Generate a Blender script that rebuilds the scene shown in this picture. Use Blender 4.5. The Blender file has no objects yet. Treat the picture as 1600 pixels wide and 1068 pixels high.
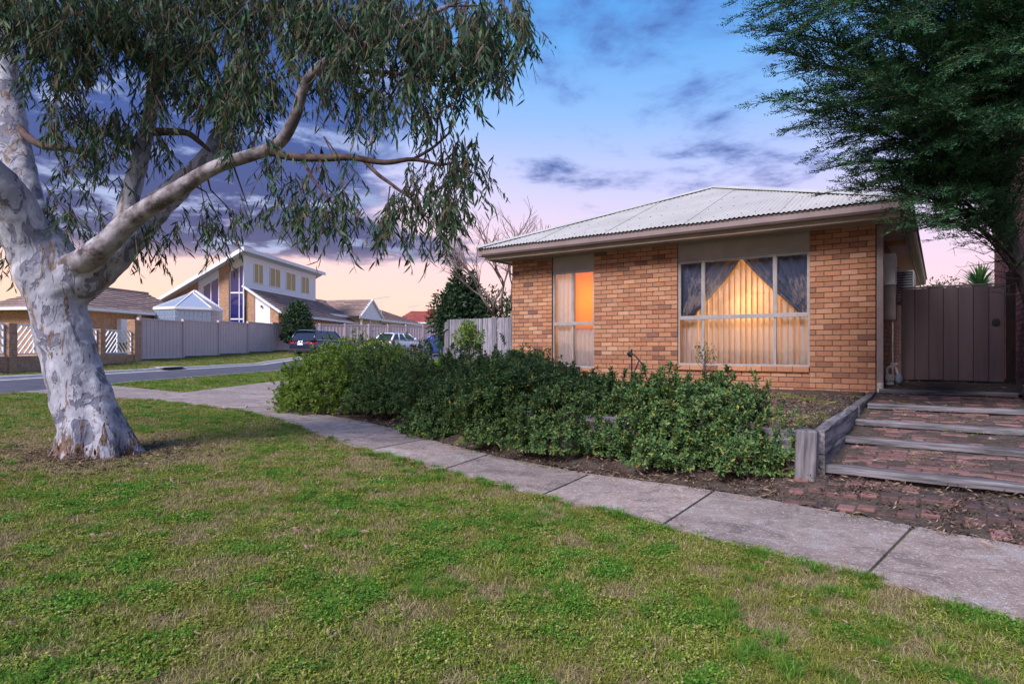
import bpy, bmesh, math, random
import numpy as np
from mathutils import Vector, Matrix
random.seed(7); RNG = np.random.default_rng(7)
S = bpy.context.scene
COL = S.collection
R = math.radians

# ------------------------------------------------------------------ camera
F = 950.0; CX = 800.0; HY = 545.0; EYE = 1.18
cd = bpy.data.cameras.new('camera'); cam = bpy.data.objects.new('camera', cd); COL.objects.link(cam)
cam.location = (0, 0, EYE); cam.rotation_euler = (R(90), 0, 0)
cd.sensor_width = 36; cd.lens = F/1600*36; cd.shift_y = 11/1600; cd.clip_end = 3000; cd.clip_start = .05
S.camera = cam
# ------------------------------------------------------------------ exposure
S.view_settings.view_transform = 'Standard'; S.view_settings.look = 'None'
S.view_settings.exposure = 0.78; S.view_settings.gamma = 1.0; S.view_settings.use_curve_mapping = False
# ------------------------------------------------------------------ sky (dusk: warm horizon, blue above, cloud bank)
SUN_EL, SUN_AZ = 42.0, 216.0          # soft light of a bright overcast dusk, from behind the camera
W = bpy.data.worlds.new('World'); S.world = W; W.use_nodes = True
def _lin(c):
    return tuple((x/12.92 if x <= .04045 else ((x+.055)/1.055)**2.4) for x in c)
def hexc(r, g, b, a=1): return _lin((r/255, g/255, b/255)) + (a,)
class NT:
    def __init__(s, nt): s.nt = nt; s.l = nt.links
    def n(s, t, **k):
        nd = s.nt.nodes.new(t)
        for a, v in k.items(): setattr(nd, a, v)
        return nd
    def link(s, a, b): s.l.new(a, b)
    def put(s, sock, v):
        if hasattr(v, 'is_linked'): s.l.new(v, sock)
        else: sock.default_value = v
    def math(s, op, a, b=None, c=None, clamp=False):
        nd = s.n('ShaderNodeMath', operation=op, use_clamp=clamp); s.put(nd.inputs[0], a)
        if b is not None: s.put(nd.inputs[1], b)
        if c is not None: s.put(nd.inputs[2], c)
        return nd.outputs[0]
    def sm(s, v, a, b):
        nd = s.n('ShaderNodeMapRange', interpolation_type='SMOOTHSTEP'); s.put(nd.inputs[0], v)
        nd.inputs[1].default_value = a; nd.inputs[2].default_value = b
        return nd.outputs[0]
    def ramp(s, v, stops, interp='LINEAR'):
        nd = s.n('ShaderNodeValToRGB'); cr = nd.color_ramp; cr.interpolation = interp
        while len(cr.elements) < len(stops): cr.elements.new(.5)
        for e, (p, c) in zip(cr.elements, stops):
            e.position = p; e.color = c if len(c) == 4 else tuple(c)+(1,)
        s.put(nd.inputs[0], v); return nd.outputs[0]
    def mix(s, f, a, b, mode='MIX'):
        nd = s.n('ShaderNodeMix', data_type='RGBA', blend_type=mode, clamp_factor=True)
        s.put(nd.inputs[0], f); s.put(nd.inputs[6], a); s.put(nd.inputs[7], b); return nd.outputs[2]
    def noise(s, vec, scale, detail=4, rough=.55, dist=0):
        nd = s.n('ShaderNodeTexNoise'); s.put(nd.inputs['Vector'], vec)
        nd.inputs['Scale'].default_value = scale; nd.inputs['Detail'].default_value = detail
        nd.inputs['Roughness'].default_value = rough; nd.inputs['Distortion'].default_value = dist
        return nd.outputs[0]
    def comb(s, x, y, z):
        nd = s.n('ShaderNodeCombineXYZ'); s.put(nd.inputs[0], x); s.put(nd.inputs[1], y); s.put(nd.inputs[2], z); return nd.outputs[0]

def build_sky():
    nt = W.node_tree; nt.nodes.clear(); k = NT(nt)
    tc = k.n('ShaderNodeTexCoord'); sp = k.n('ShaderNodeSeparateXYZ'); k.link(tc.outputs['Generated'], sp.inputs[0])
    x, y, z = sp.outputs
    el = k.math('MAXIMUM', z, 0.0)
    # left (west) horizon is peach, further right pink
    west = k.sm(x, .45, -.45)
    warm = k.ramp(el, [(0, hexc(255,204,168)), (.08, hexc(255,210,188)), (.16, hexc(250,208,208)), (.25, hexc(214,204,232)), (.34, hexc(160,186,234)), (.45, hexc(104,168,230)), (.56, hexc(76,150,224)), (.8, hexc(60,124,205)), (1, hexc(55,112,192))])
    pink = k.ramp(el, [(0, hexc(248,208,200)), (.08, hexc(240,204,212)), (.17, hexc(224,204,232)), (.26, hexc(186,192,236)), (.36, hexc(132,178,234)), (.47, hexc(88,160,228)), (.56, hexc(74,148,222)), (.8, hexc(60,124,205)), (1, hexc(55,112,192))])
    sky = k.mix(west, pink, warm)
    # clouds: a flat layer seen in perspective
    inv = k.math('DIVIDE', 1.0, k.math('ADD', el, .10))
    cx = k.math('MULTIPLY', x, inv); cy = k.math('MULTIPLY', y, inv)
    v = k.comb(cx, k.math('MULTIPLY', cy, 1.0), 3.7)
    n1 = k.noise(v, 1.15, 8, .62, .35)
    n2 = k.noise(k.comb(k.math('MULTIPLY', cx, 1.0), cy, 9.2), 2.6, 7, .62, .2)
    nn = k.math('ADD', k.math('MULTIPLY', n1, .65), k.math('MULTIPLY', n2, .35))
    # cover: heavy bank in the west between 8 and 25 degrees, thin wisps elsewhere
    bank = k.math('MULTIPLY', k.sm(x, -.02, -.32), k.math('MULTIPLY', k.sm(el, .115, .155), k.sm(el, .62, .40)))
    cov = k.math('ADD', k.math('MULTIPLY', bank, .26), -.033)
    cov = k.math('ADD', cov, k.math('MULTIPLY', k.sm(el, .17, .30), .085))
    d = k.math('ADD', nn, cov)
    dens = k.math('MULTIPLY', k.sm(d, .525, .66), k.sm(el, .09, .16))
    thick = k.sm(d, .55, .70)
    ccol = k.ramp(el, [(0, hexc(214,166,160)), (.12, hexc(136,128,164)), (.2, hexc(84,106,168)), (.35, hexc(96,124,194)), (.6, hexc(88,126,196)), (1, hexc(80,110,170))])
    cdark = k.ramp(el, [(0, hexc(150,120,140)), (.12, hexc(70,76,120)), (.2, hexc(38,56,112)), (.35, hexc(54,78,146)), (.6, hexc(56,90,160)), (1, hexc(60,80,140))])
    cc = k.mix(thick, ccol, cdark)
    # paler, sunlit cloud tops inside the bank
    lit = k.math('MULTIPLY', k.sm(n2, .52, .66), k.math('MULTIPLY', bank, .7))
    cc = k.mix(lit, cc, hexc(186,202,242))
    sky = k.mix(k.math('MULTIPLY', dens, .93), sky, cc)
    below = k.sm(z, -.02, -.10)
    sky = k.mix(below, sky, (.10,.095,.09,1))
    bg = k.n('ShaderNodeBackground'); k.put(bg.inputs[0], sky); bg.inputs[1].default_value = SKY_STRENGTH
    ns = k.n('ShaderNodeTexSky', sky_type='NISHITA'); ns.sun_disc = False
    ns.sun_elevation = R(SUN_EL); ns.sun_rotation = R(SUN_AZ)
    b2 = k.n('ShaderNodeBackground'); k.link(ns.outputs[0], b2.inputs[0]); b2.inputs[1].default_value = .004
    ad = k.n('ShaderNodeAddShader'); k.link(bg.outputs[0], ad.inputs[0]); k.link(b2.outputs[0], ad.inputs[1])
    o = k.n('ShaderNodeOutputWorld'); k.link(ad.outputs[0], o.inputs[0])
SKY_STRENGTH = .70
build_sky()
sd = bpy.data.lights.new('sun', 'SUN'); sun = bpy.data.objects.new('sun', sd); COL.objects.link(sun)
sd.energy = 3.4; sd.angle = R(26); sd.color = (1, .925, .95)
# direction the light comes FROM, compass style (0 = +Y, clockwise)
_d = Vector((math.sin(R(SUN_AZ))*math.cos(R(SUN_EL)), math.cos(R(SUN_AZ))*math.cos(R(SUN_EL)), math.sin(R(SUN_EL))))
sun.rotation_euler = _d.to_track_quat('Z', 'Y').to_euler(); sun.location = (0, -5, 20)

# ================================================================== helpers
def at(px, py, d):
    """photo pixel -> world point at depth d"""
    return Vector(((px-CX)/F*d, d, EYE+(HY-py)/F*d))
def link(o): COL.objects.link(o); return o
def tag(o, label=None, cat=None, group=None, kind=None):
    if label: o['label'] = label
    if cat: o['category'] = cat
    if group: o['group'] = group
    if kind: o['kind'] = kind
    return o
def thing(name, label, cat, loc=(0,0,0), rz=0, group=None):
    o = bpy.data.objects.new(name, None); link(o); o.location = loc; o.rotation_euler = (0,0,rz); o.empty_display_size = .2
    return tag(o, label, cat, group)
class MB:
    def __init__(s): s.v = []; s.f = []; s.m = []; s.cur = 0
    def add(s, vs, fs):
        b = len(s.v); s.v += [tuple(p) for p in vs]
        for f in fs: s.f.append(tuple(b+i for i in f)); s.m.append(s.cur)
        return s
    def box(s, x0, x1, y0, y1, z0, z1):
        return s.add([(x0,y0,z0),(x1,y0,z0),(x1,y1,z0),(x0,y1,z0),(x0,y0,z1),(x1,y0,z1),(x1,y1,z1),(x0,y1,z1)],
            [(3,2,1,0),(4,5,6,7),(0,1,5,4),(1,2,6,5),(2,3,7,6),(3,0,4,7)])
    def bbox(s, x0, x1, y0, y1, z0, z1, b=.006):
        """box with all edges bevelled (rounded brick / timber)"""
        X=(x0,x1);Y=(y0,y1);Z=(z0,z1); vs=[];idx={}
        for i in (0,1):
            for j in (0,1):
                for l in (0,1):
                    sx=1-2*i; sy=1-2*j; sz=1-2*l
                    idx[i,j,l]=len(vs)
                    vs += [(X[i],Y[j]+sy*b,Z[l]+sz*b),(X[i]+sx*b,Y[j],Z[l]+sz*b),(X[i]+sx*b,Y[j]+sy*b,Z[l])]
        g=lambda i,j,l,a: idx[i,j,l]+a
        fs=[]
        for i in (0,1):
            q=[g(i,0,0,0),g(i,1,0,0),g(i,1,1,0),g(i,0,1,0)]; fs.append(q if i else q[::-1])
            q=[g(0,i,0,1),g(1,i,0,1),g(1,i,1,1),g(0,i,1,1)]; fs.append(q[::-1] if i else q)
            q=[g(0,0,i,2),g(1,0,i,2),g(1,1,i,2),g(0,1,i,2)]; fs.append(q if i else q[::-1])
        for i in (0,1):
            for j in (0,1):
                fs.append([g(i,j,0,0),g(i,j,1,0),g(i,j,1,1),g(i,j,0,1)])
                fs.append([g(i,0,j,0),g(i,1,j,0),g(i,1,j,2),g(i,0,j,2)])
                fs.append([g(0,i,j,1),g(1,i,j,1),g(1,i,j,2),g(0,i,j,2)])
        for k_,b_ in idx.items(): fs.append([b_,b_+1,b_+2])
        return s.add(vs,[tuple(f) for f in fs])
    def prism(s, pts, h0, h1, axis='z'):
        """polygon extruded along an axis; pts are the two other coordinates in order"""
        def mk(p,h):
            return {'z':(p[0],p[1],h),'y':(p[0],h,p[1]),'x':(h,p[0],p[1])}[axis]
        n=len(pts); vs=[mk(p,h0) for p in pts]+[mk(p,h1) for p in pts]
        fs=[tuple(range(n-1,-1,-1)),tuple(range(n,2*n))]+[(i,(i+1)%n,n+(i+1)%n,n+i) for i in range(n)]
        return s.add(vs,fs)
    def tube(s, pts, rad, n=8, cap=True):
        pts=[Vector(p) for p in pts]
        if not hasattr(rad,'__len__'): rad=[rad]*len(pts)
        rings=[]; up=None
        for i,p in enumerate(pts):
            t=(pts[min(i+1,len(pts)-1)]-pts[max(i-1,0)])
            if t.length<1e-9: t=Vector((0,0,1))
            t.normalize()
            if up is None: up=t.orthogonal().normalized()
            a=(up-t*up.dot(t)); a=a.normalized() if a.length>1e-6 else t.orthogonal().normalized(); up=a
            b=t.cross(a)
            rings.append([p+(a*math.cos(2*math.pi*q/n)+b*math.sin(2*math.pi*q/n))*rad[i] for q in range(n)])
        vs=[v for r in rings for v in r]; fs=[]
        for i in range(len(rings)-1):
            for q in range(n): fs.append((i*n+q,i*n+(q+1)%n,(i+1)*n+(q+1)%n,(i+1)*n+q))
        if cap: fs += [tuple(range(n-1,-1,-1)),tuple((len(rings)-1)*n+q for q in range(n))]
        return s.add(vs,fs)
    def bar(s, a, b, w, h, up=(0,0,1)):
        a=Vector(a);b=Vector(b);t=(b-a).normalized();u=Vector(up)
        sd=t.cross(u)
        if sd.length<1e-5: sd=t.orthogonal()
        sd.normalize();u=sd.cross(t).normalized()
        c=[(-1,-1),(1,-1),(1,1),(-1,1)]
        vs=[p+sd*(i*w/2)+u*(j*h/2) for p in (a,b) for i,j in c]
        return s.add(vs,[(3,2,1,0),(4,5,6,7),(0,1,5,4),(1,2,6,5),(2,3,7,6),(3,0,4,7)])
    def patch(s, fn, nu, nv):
        vs=[fn(i/nu,j/nv) for j in range(nv+1) for i in range(nu+1)]
        fs=[(j*(nu+1)+i,j*(nu+1)+i+1,(j+1)*(nu+1)+i+1,(j+1)*(nu+1)+i) for j in range(nv) for i in range(nu)]
        return s.add(vs,fs)
    def mesh(s, name, mats):
        me=bpy.data.meshes.new(name); me.from_pydata(s.v,[],s.f)
        if not isinstance(mats,(list,tuple)): mats=[mats]
        for m in mats: me.materials.append(m)
        if len(mats)>1: me.polygons.foreach_set('material_index',s.m)
        me.update(); return me
    def build(s, name, mats, parent=None, smooth=False, loc=None, fix=True):
        me=s.mesh(name,mats)
        if fix:
            bm=bmesh.new(); bm.from_mesh(me); bmesh.ops.recalc_face_normals(bm,faces=bm.faces); bm.to_mesh(me); bm.free()
        if smooth: me.polygons.foreach_set('use_smooth',[True]*len(me.polygons))
        o=bpy.data.objects.new(name,me); link(o)
        if parent: o.parent=parent
        if loc: o.location=loc
        return o
def copy_part(o, parent, loc=None, rot=None):
    c=o.copy(); c.parent=parent; COL.objects.link(c)
    if loc is not None: c.location=loc
    if rot is not None: c.rotation_euler=rot
    return c
def bez(pts, n=6):
    """Catmull-Rom through points (tuples of any length)"""
    P=[np.array(p,float) for p in pts]; P=[2*P[0]-P[1]]+P+[2*P[-1]-P[-2]]; out=[]
    for i in range(1,len(P)-2):
        for t in np.linspace(0,1,n,endpoint=False):
            a,b,c,d=P[i-1:i+3]
            out.append(.5*((2*b)+(-a+c)*t+(2*a-5*b+4*c-d)*t*t+(-a+3*b-3*c+d)*t**3))
    out.append(P[-2]); return out
def bulk(name, verts, tris, mat, parent=None, quads=None, smooth=False):
    """fast mesh from numpy: tris (n,3), quads (m,4)"""
    me=bpy.data.meshes.new(name); nv=len(verts)
    tr=np.zeros((0,3),int) if tris is None else tris; qd=np.zeros((0,4),int) if quads is None else quads
    loops=np.concatenate([tr.ravel(),qd.ravel()]).astype(np.int32)
    st=np.concatenate([np.arange(len(tr))*3,len(tr)*3+np.arange(len(qd))*4]).astype(np.int32)
    tot=np.concatenate([np.full(len(tr),3),np.full(len(qd),4)]).astype(np.int32)
    me.vertices.add(nv); me.vertices.foreach_set('co',np.asarray(verts,np.float32).ravel())
    me.loops.add(len(loops)); me.loops.foreach_set('vertex_index',loops)
    me.polygons.add(len(st)); me.polygons.foreach_set('loop_start',st); me.polygons.foreach_set('loop_total',tot)
    me.materials.append(mat); me.update(calc_edges=True); me.validate()
    if smooth: me.polygons.foreach_set('use_smooth',[True]*len(me.polygons))
    o=bpy.data.objects.new(name,me)
    if mat: link(o)
    if parent: o.parent=parent
    return o
def nrm(a): return a/np.maximum(np.linalg.norm(a,axis=-1,keepdims=True),1e-9)
def vnoise(x, y, seed=0):
    x=np.asarray(x,float); y=np.asarray(y,float)
    xi=np.floor(x).astype(np.int64); yi=np.floor(y).astype(np.int64); fx=x-xi; fy=y-yi
    def h(a,b):
        v=(a*374761393+b*668265263+seed*974634777)&0xffffffff
        v=((v^(v>>13))*1274126177)&0xffffffff
        return ((v^(v>>16))&0xffff)/65535.0
    fx=fx*fx*(3-2*fx); fy=fy*fy*(3-2*fy)
    return (h(xi,yi)*(1-fx)+h(xi+1,yi)*fx)*(1-fy)+(h(xi,yi+1)*(1-fx)+h(xi+1,yi+1)*fx)*fy
def fbm(x,y,seed=0,o=4):
    r=0;a=.5;t=0
    for i in range(o): r=r+a*vnoise(x*2**i,y*2**i,seed+i); t+=a; a*=.5
    return r/t
def sst(v,a,b):
    t=np.clip((np.asarray(v,float)-a)/(b-a),0,1); return t*t*(3-2*t)
def leaf_mesh(name, P, D, N, ln, wd, mat, parent=None, long=False, bend=.0):
    """many leaves in one mesh. P base, D direction, N face normal hint"""
    n=len(P); D=nrm(D); Sd=nrm(np.cross(D,N)); Nn=np.cross(Sd,D)
    ln=np.asarray(ln).reshape(-1,1); wd=np.asarray(wd).reshape(-1,1)
    if not long:
        a=P; t=P+D*ln-Nn*ln*bend; c=P+D*ln*.58
        l=c+Sd*wd*.5+Nn*wd*.22; r=c-Sd*wd*.5+Nn*wd*.22
        V=np.stack([a,l,t,r],1).reshape(-1,3); b=np.arange(n)[:,None]*4
        T=np.concatenate([b+np.array([[0,2,1]]),b+np.array([[0,3,2]])],0)
        return bulk(name,V,T,mat,parent)
    m1=P+D*ln*.32; m2=P+D*ln*.68-Nn*ln*bend*.5; tip=P+D*ln-Nn*ln*bend*1.4
    V=np.stack([P,m1+Sd*wd*.5,m1-Sd*wd*.5,m2+Sd*wd*.4,m2-Sd*wd*.4,tip],1).reshape(-1,3); b=np.arange(n)[:,None]*6
    T=np.concatenate([b+np.array([[0,1,2]]),b+np.array([[3,5,4]])],0)
    Q=b+np.array([[1,3,4,2]])
    return bulk(name,V,T,mat,parent,quads=Q)
def rdir(n):
    return nrm(RNG.normal(size=(n,3)))
# ================================================================== materials
M = {}
def newmat(name):
    m=bpy.data.materials.new(name); m.use_nodes=True; nt=m.node_tree; nt.nodes.clear(); k=NT(nt)
    out=k.n('ShaderNodeOutputMaterial'); b=k.n('ShaderNodeBsdfPrincipled'); k.link(b.outputs[0],out.inputs[0])
    geo=k.n('ShaderNodeNewGeometry'); k.pos=geo.outputs['Position']; k.geo=geo; k.b=b; k.out=out
    M[name]=m; return m,k
def bump(k,h,strength=.4,dist=.01):
    b=k.n('ShaderNodeBump'); b.inputs['Strength'].default_value=strength; b.inputs['Distance'].default_value=dist
    k.put(b.inputs['Height'],h); k.link(b.outputs[0],k.b.inputs['Normal'])
def mat(name, c0, c1, scale=8, rough=.8, bmp=.2, bscale=60, spec=.3, detail=5, stretch=None, rnd=None, rnd_amt=.25, metal=0, bdist=.004, lo=.35, hi=.65, coord=None):
    """two-tone noise colour + fine bump; rnd='object'|'island' varies brightness per piece"""
    m,k=newmat(name); v=k.pos if not coord else k.n('ShaderNodeTexCoord').outputs['Object']
    if stretch:
        mp=k.n('ShaderNodeMapping'); mp.inputs['Scale'].default_value=stretch; k.link(v,mp.inputs[0]); v=mp.outputs[0]
    f=k.noise(v,scale,detail,.6)
    col=k.ramp(f,[(lo,c0),(hi,c1)])
    if rnd:
        r=k.n('ShaderNodeObjectInfo').outputs['Random'] if rnd=='object' else k.geo.outputs['Random Per Island']
        g=k.math('ADD',k.math('MULTIPLY',r,rnd_amt*2),1-rnd_amt)
        hs=k.n('ShaderNodeHueSaturation'); k.put(hs.inputs['Value'],g); k.put(hs.inputs['Color'],col); col=hs.outputs[0]
    k.put(k.b.inputs['Base Color'],col); k.b.inputs['Roughness'].default_value=rough
    k.b.inputs['Specular IOR Level'].default_value=spec; k.b.inputs['Metallic'].default_value=metal
    if bmp: bump(k,k.noise(v,bscale,4,.6),bmp,bdist)
    return m
def leafmat(name, stops, rough=.5, trans=.25, patch=None, spec=.16):
    m,k=newmat(name); r=k.geo.outputs['Random Per Island']
    col=k.ramp(r,stops)
    if patch:
        sc,c=patch; f=k.sm(k.noise(k.pos,sc,3,.5),.45,.65); col=k.mix(k.math('MULTIPLY',f,.7),col,c)
    k.put(k.b.inputs['Base Color'],col); k.b.inputs['Roughness'].default_value=rough; k.b.inputs['Specular IOR Level'].default_value=spec
    t=k.n('ShaderNodeBsdfTranslucent'); k.put(t.inputs[0],col); mx=k.n('ShaderNodeMixShader'); mx.inputs[0].default_value=trans
    k.link(k.b.outputs[0],mx.inputs[1]); k.link(t.outputs[0],mx.inputs[2]); k.link(mx.outputs[0],k.out.inputs[0])
    return m
# clay brick: colour per brick, drag marks and flecks
def brickmat(name, rnd, cols, mottle=.5):
    m,k=newmat(name)
    r=k.n('ShaderNodeObjectInfo').outputs['Random'] if rnd=='object' else k.geo.outputs['Random Per Island']
    base=k.ramp(r,cols)
    n=k.noise(k.pos,26,5,.65); n2=k.noise(k.pos,120,3,.6)
    c=k.mix(k.math('MULTIPLY',k.sm(n,.50,.72),mottle),base,k.mix(1,base,(.50,.42,.36,1),'MULTIPLY'))
    c=k.mix(k.math('MULTIPLY',k.sm(n2,.58,.75),.45),c,k.mix(1,c,(1.5,1.45,1.3,1),'MULTIPLY'))
    big=k.noise(k.pos,1.1,3,.5)
    hs=k.n('ShaderNodeHueSaturation'); k.put(hs.inputs['Color'],c); k.put(hs.inputs['Value'],k.math('ADD',k.math('MULTIPLY',big,.5),.75)); c=hs.outputs[0]
    k.put(k.b.inputs['Base Color'],c); k.b.inputs['Roughness'].default_value=.85; k.b.inputs['Specular IOR Level'].default_value=.25
    bump(k,k.math('ADD',k.math('MULTIPLY',n,.6),k.math('MULTIPLY',n2,.4)),.55,.008)
    return m
OB=[(0,(0.304,0.140,0.079,1)),(.22,(0.368,0.172,0.096,1)),(.55,(0.414,0.205,0.115,1)),(.82,(0.451,0.240,0.144,1)),(.91,(0.497,0.293,0.187,1)),(.935,(0.294,0.135,0.082,1)),(1,(0.184,0.093,0.067,1))]
brickmat('clay_brick','object',OB); brickmat('clay_brick_far','island',OB)
RB=[(0,(.26,.085,.072,1)),(.5,(.38,.135,.115,1)),(1,(.45,.18,.15,1))]
brickmat('red_brick','island',RB)
PB=[(0,(.07,.048,.045,1)),(.4,(.135,.078,.070,1)),(.75,(.19,.10,.09,1)),(1,(.25,.135,.12,1))]
brickmat('paving_brick','object',PB,.85); brickmat('paving_brick_far','island',PB,.85)
mat('mortar',(.085,.060,.048,1),(.15,.115,.095,1),30,.95,.4,200)
# distant brickwork: a fine brick pattern, too far to tell the bricks apart
def farbrick(name,c1,c2,c3,mort):
    m,k=newmat(name); sp=k.n('ShaderNodeSeparateXYZ'); k.link(k.pos,sp.inputs[0])
    bt=k.n('ShaderNodeTexBrick'); k.link(k.comb(k.math('ADD',sp.outputs[0],sp.outputs[1]),sp.outputs[2],0),bt.inputs[0])
    bt.inputs['Color1'].default_value=c1; bt.inputs['Color2'].default_value=c2; bt.inputs['Mortar'].default_value=mort
    bt.inputs['Scale'].default_value=1; bt.inputs['Brick Width'].default_value=.24; bt.inputs['Row Height'].default_value=.086; bt.inputs['Mortar Size'].default_value=.008
    f=k.noise(k.pos,7,3,.6); c=k.mix(k.math('MULTIPLY',k.sm(f,.45,.6),.6),bt.outputs[0],c3)
    k.put(k.b.inputs['Base Color'],c); k.b.inputs['Roughness'].default_value=.9
farbrick('mixed_brick',(.42,.22,.11,1),(.30,.14,.075,1),(.50,.31,.18,1),(.33,.27,.22,1))
farbrick('side_brick',(.50,.24,.11,1),(.42,.19,.085,1),(.55,.29,.15,1),(.22,.17,.13,1))
# roof metal, paint and trim
mat('roof_metal',(.42,.395,.355,1),(.49,.46,.415,1),1.4,.55,.05,80,.5,rnd='object',rnd_amt=.04)
mat('roof_cap',(.40,.40,.36,1),(.47,.465,.42,1),2,.45,0)
mat('gutter_paint',(.20,.15,.145,1),(.25,.19,.185,1),3,.5,.03,50,.4)
mat('eave_paint',(.34,.28,.225,1),(.42,.35,.28,1),2.5,.7,.1,60)
mat('eave_lining',(.72,.58,.54,1),(.78,.64,.60,1),2,.8,.05,40)
mat('fibro_panel',(.33,.305,.27,1),(.40,.37,.33,1),3,.85,.25,90)
mat('window_metal',(.27,.25,.25,1),(.34,.32,.31,1),6,.4,0,spec=.5)
mat('painted_glow_orange',(.50,.26,.09,1),(.56,.30,.11,1),3,.7,0)  # orange that imitates a warm glow on the side soffit
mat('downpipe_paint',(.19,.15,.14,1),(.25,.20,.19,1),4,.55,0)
mat('grey_metal',(.50,.52,.55,1),(.58,.60,.63,1),6,.45,0,spec=.5)
mat('brown_metal',(.13,.105,.10,1),(.17,.14,.135,1),6,.55,0)
mat('meter_grey',(.58,.58,.58,1),(.66,.66,.65,1),12,.5,.1)
mat('meter_blue',(.16,.20,.26,1),(.22,.26,.32,1),12,.5,.1)
mat('white_paint',(.70,.70,.72,1),(.78,.78,.80,1),5,.5,.03)
mat('cream_paint',(.62,.56,.46,1),(.70,.64,.54,1),5,.6,.03)
mat('black_iron',(.012,.012,.014,1),(.03,.028,.03,1),20,.5,.3,90,.4)
mat('yellow_plastic',(.8,.6,.02,1),(.85,.65,.03,1),5,.5,0)
mat('gate_paint',(.098,.072,.080,1),(.135,.102,.108,1),5,.62,.25,120,.3,stretch=(1,1,.12),rnd='object',rnd_amt=.12)
mat('dark_post',(.018,.012,.012,1),(.04,.025,.022,1),9,.8,.3)
# weathered timber
for nm_,st_ in (('sleeper_wood',(.35,4,5)),('sleeper_side',(4,.35,5)),('sleeper_post',(4,4,.35))):
    mat(nm_,(.060,.055,.060,1),(.225,.21,.222,1),5.5,.9,.8,16,.15,stretch=st_,rnd='object',rnd_amt=.2,bdist=.015,coord=1,detail=7)
mat('paling_wood',(.12,.115,.135,1),(.28,.265,.30,1),9,.9,.5,50,.1,stretch=(4,4,.25),rnd='object',rnd_amt=.35,bdist=.006)
mat('fence_steel',(.53,.42,.40,1),(.58,.465,.445,1),1.2,.55,0,spec=.4,rnd='object',rnd_amt=.05)
mat('dead_wood',(.13,.095,.085,1),(.24,.19,.17,1),30,.9,.3)
mat('twig',(.09,.055,.045,1),(.17,.12,.10,1),30,.9,.2)
mat('concrete_kerb',(.40,.37,.34,1),(.52,.48,.44,1),5,.9,.3,80)
mat('asphalt',(.070,.068,.085,1),(.105,.10,.125,1),2.5,.9,.5,220,.2)
mat('drain_dark',(.012,.012,.014,1),(.03,.03,.03,1),8,.9,0)
mat('roof_tile',(.21,.14,.115,1),(.32,.225,.19,1),6,.85,.3,40,rnd='island',rnd_amt=.2)
mat('roof_tile_grey',(.12,.105,.115,1),(.19,.165,.175,1),6,.85,.3,40,rnd='island',rnd_amt=.2)
mat('roof_tile_red',(.24,.055,.045,1),(.34,.09,.07,1),6,.8,.3,40,rnd='island',rnd_amt=.2)
mat('rubber',(.015,.015,.016,1),(.03,.03,.03,1),20,.8,0)
mat('alloy',(.45,.46,.48,1),(.55,.56,.58,1),20,.35,0,metal=.8)
mat('plate_white',(.75,.75,.75,1),(.8,.8,.8,1),5,.4,0)
mat('stone',(.35,.31,.27,1),(.55,.50,.44,1),15,.9,.4)
mat('room_paint',(.70,.60,.48,1),(.74,.64,.52,1),1,.9,0)
mat('mailbox_green',(.008,.045,.042,1),(.012,.06,.055,1),9,.4,0,spec=.5)
def plain(name,c,rough=.5,metal=0,coat=0,spec=.5):
    m,k=newmat(name); n=k.noise(k.pos,2,2); k.put(k.b.inputs['Base Color'],k.mix(k.math('MULTIPLY',n,.12),c,(c[0]*.8,c[1]*.8,c[2]*.8,1)))
    k.b.inputs['Roughness'].default_value=rough; k.b.inputs['Metallic'].default_value=metal; k.b.inputs['Coat Weight'].default_value=coat; k.b.inputs['Coat Roughness'].default_value=.05
    k.b.inputs['Specular IOR Level'].default_value=spec; return m
plain('navy_car_paint',(.018,.022,.055,1),.35,.3,.8); plain('white_car_paint',(.72,.72,.74,1),.35,0,.6); plain('blue_car_paint',(.012,.05,.34,1),.3,.3,.8)
plain('tail_red',(.55,.012,.012,1),.2,0,.5); plain('car_glass',(.02,.025,.04,1),.06,0,0,.9); plain('chrome',(.7,.7,.72,1),.15,1); plain('headlight_glass',(.6,.63,.68,1),.1,.2,.6)
plain('blue_glass',(.020,.020,.13,1),.08,0,0,.8); plain('louvre_amber',(.42,.30,.075,1),.45); plain('dark_glass',(.03,.035,.05,1),.08,0,0,.8); plain('glazing_grey',(.30,.34,.42,1),.12,0,0,.8)
plain('glass_block',(.22,.27,.36,1),.15,0,0,.7)
# window pane: clear but mirror-like outside
m,k=newmat('window_glass'); gl=k.n('ShaderNodeBsdfGlossy'); gl.inputs['Roughness'].default_value=.015; gl.inputs['Color'].default_value=(.92,.95,1,1)
tr=k.n('ShaderNodeBsdfTransparent'); tr.inputs[0].default_value=(.90,.93,.94,1); fr=k.n('ShaderNodeFresnel'); fr.inputs[0].default_value=1.5
bp=k.n('ShaderNodeBump'); bp.inputs['Strength'].default_value=.03; bp.inputs['Distance'].default_value=.02; k.put(bp.inputs['Height'],k.noise(k.pos,1.3,2)); k.link(bp.outputs[0],gl.inputs['Normal'])
mx=k.n('ShaderNodeMixShader'); k.put(mx.inputs[0],k.math('ADD',k.math('MULTIPLY',fr.outputs[0],1.0),.08,clamp=True)); k.link(tr.outputs[0],mx.inputs[1]); k.link(gl.outputs[0],mx.inputs[2]); k.link(mx.outputs[0],k.out.inputs[0])
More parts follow.
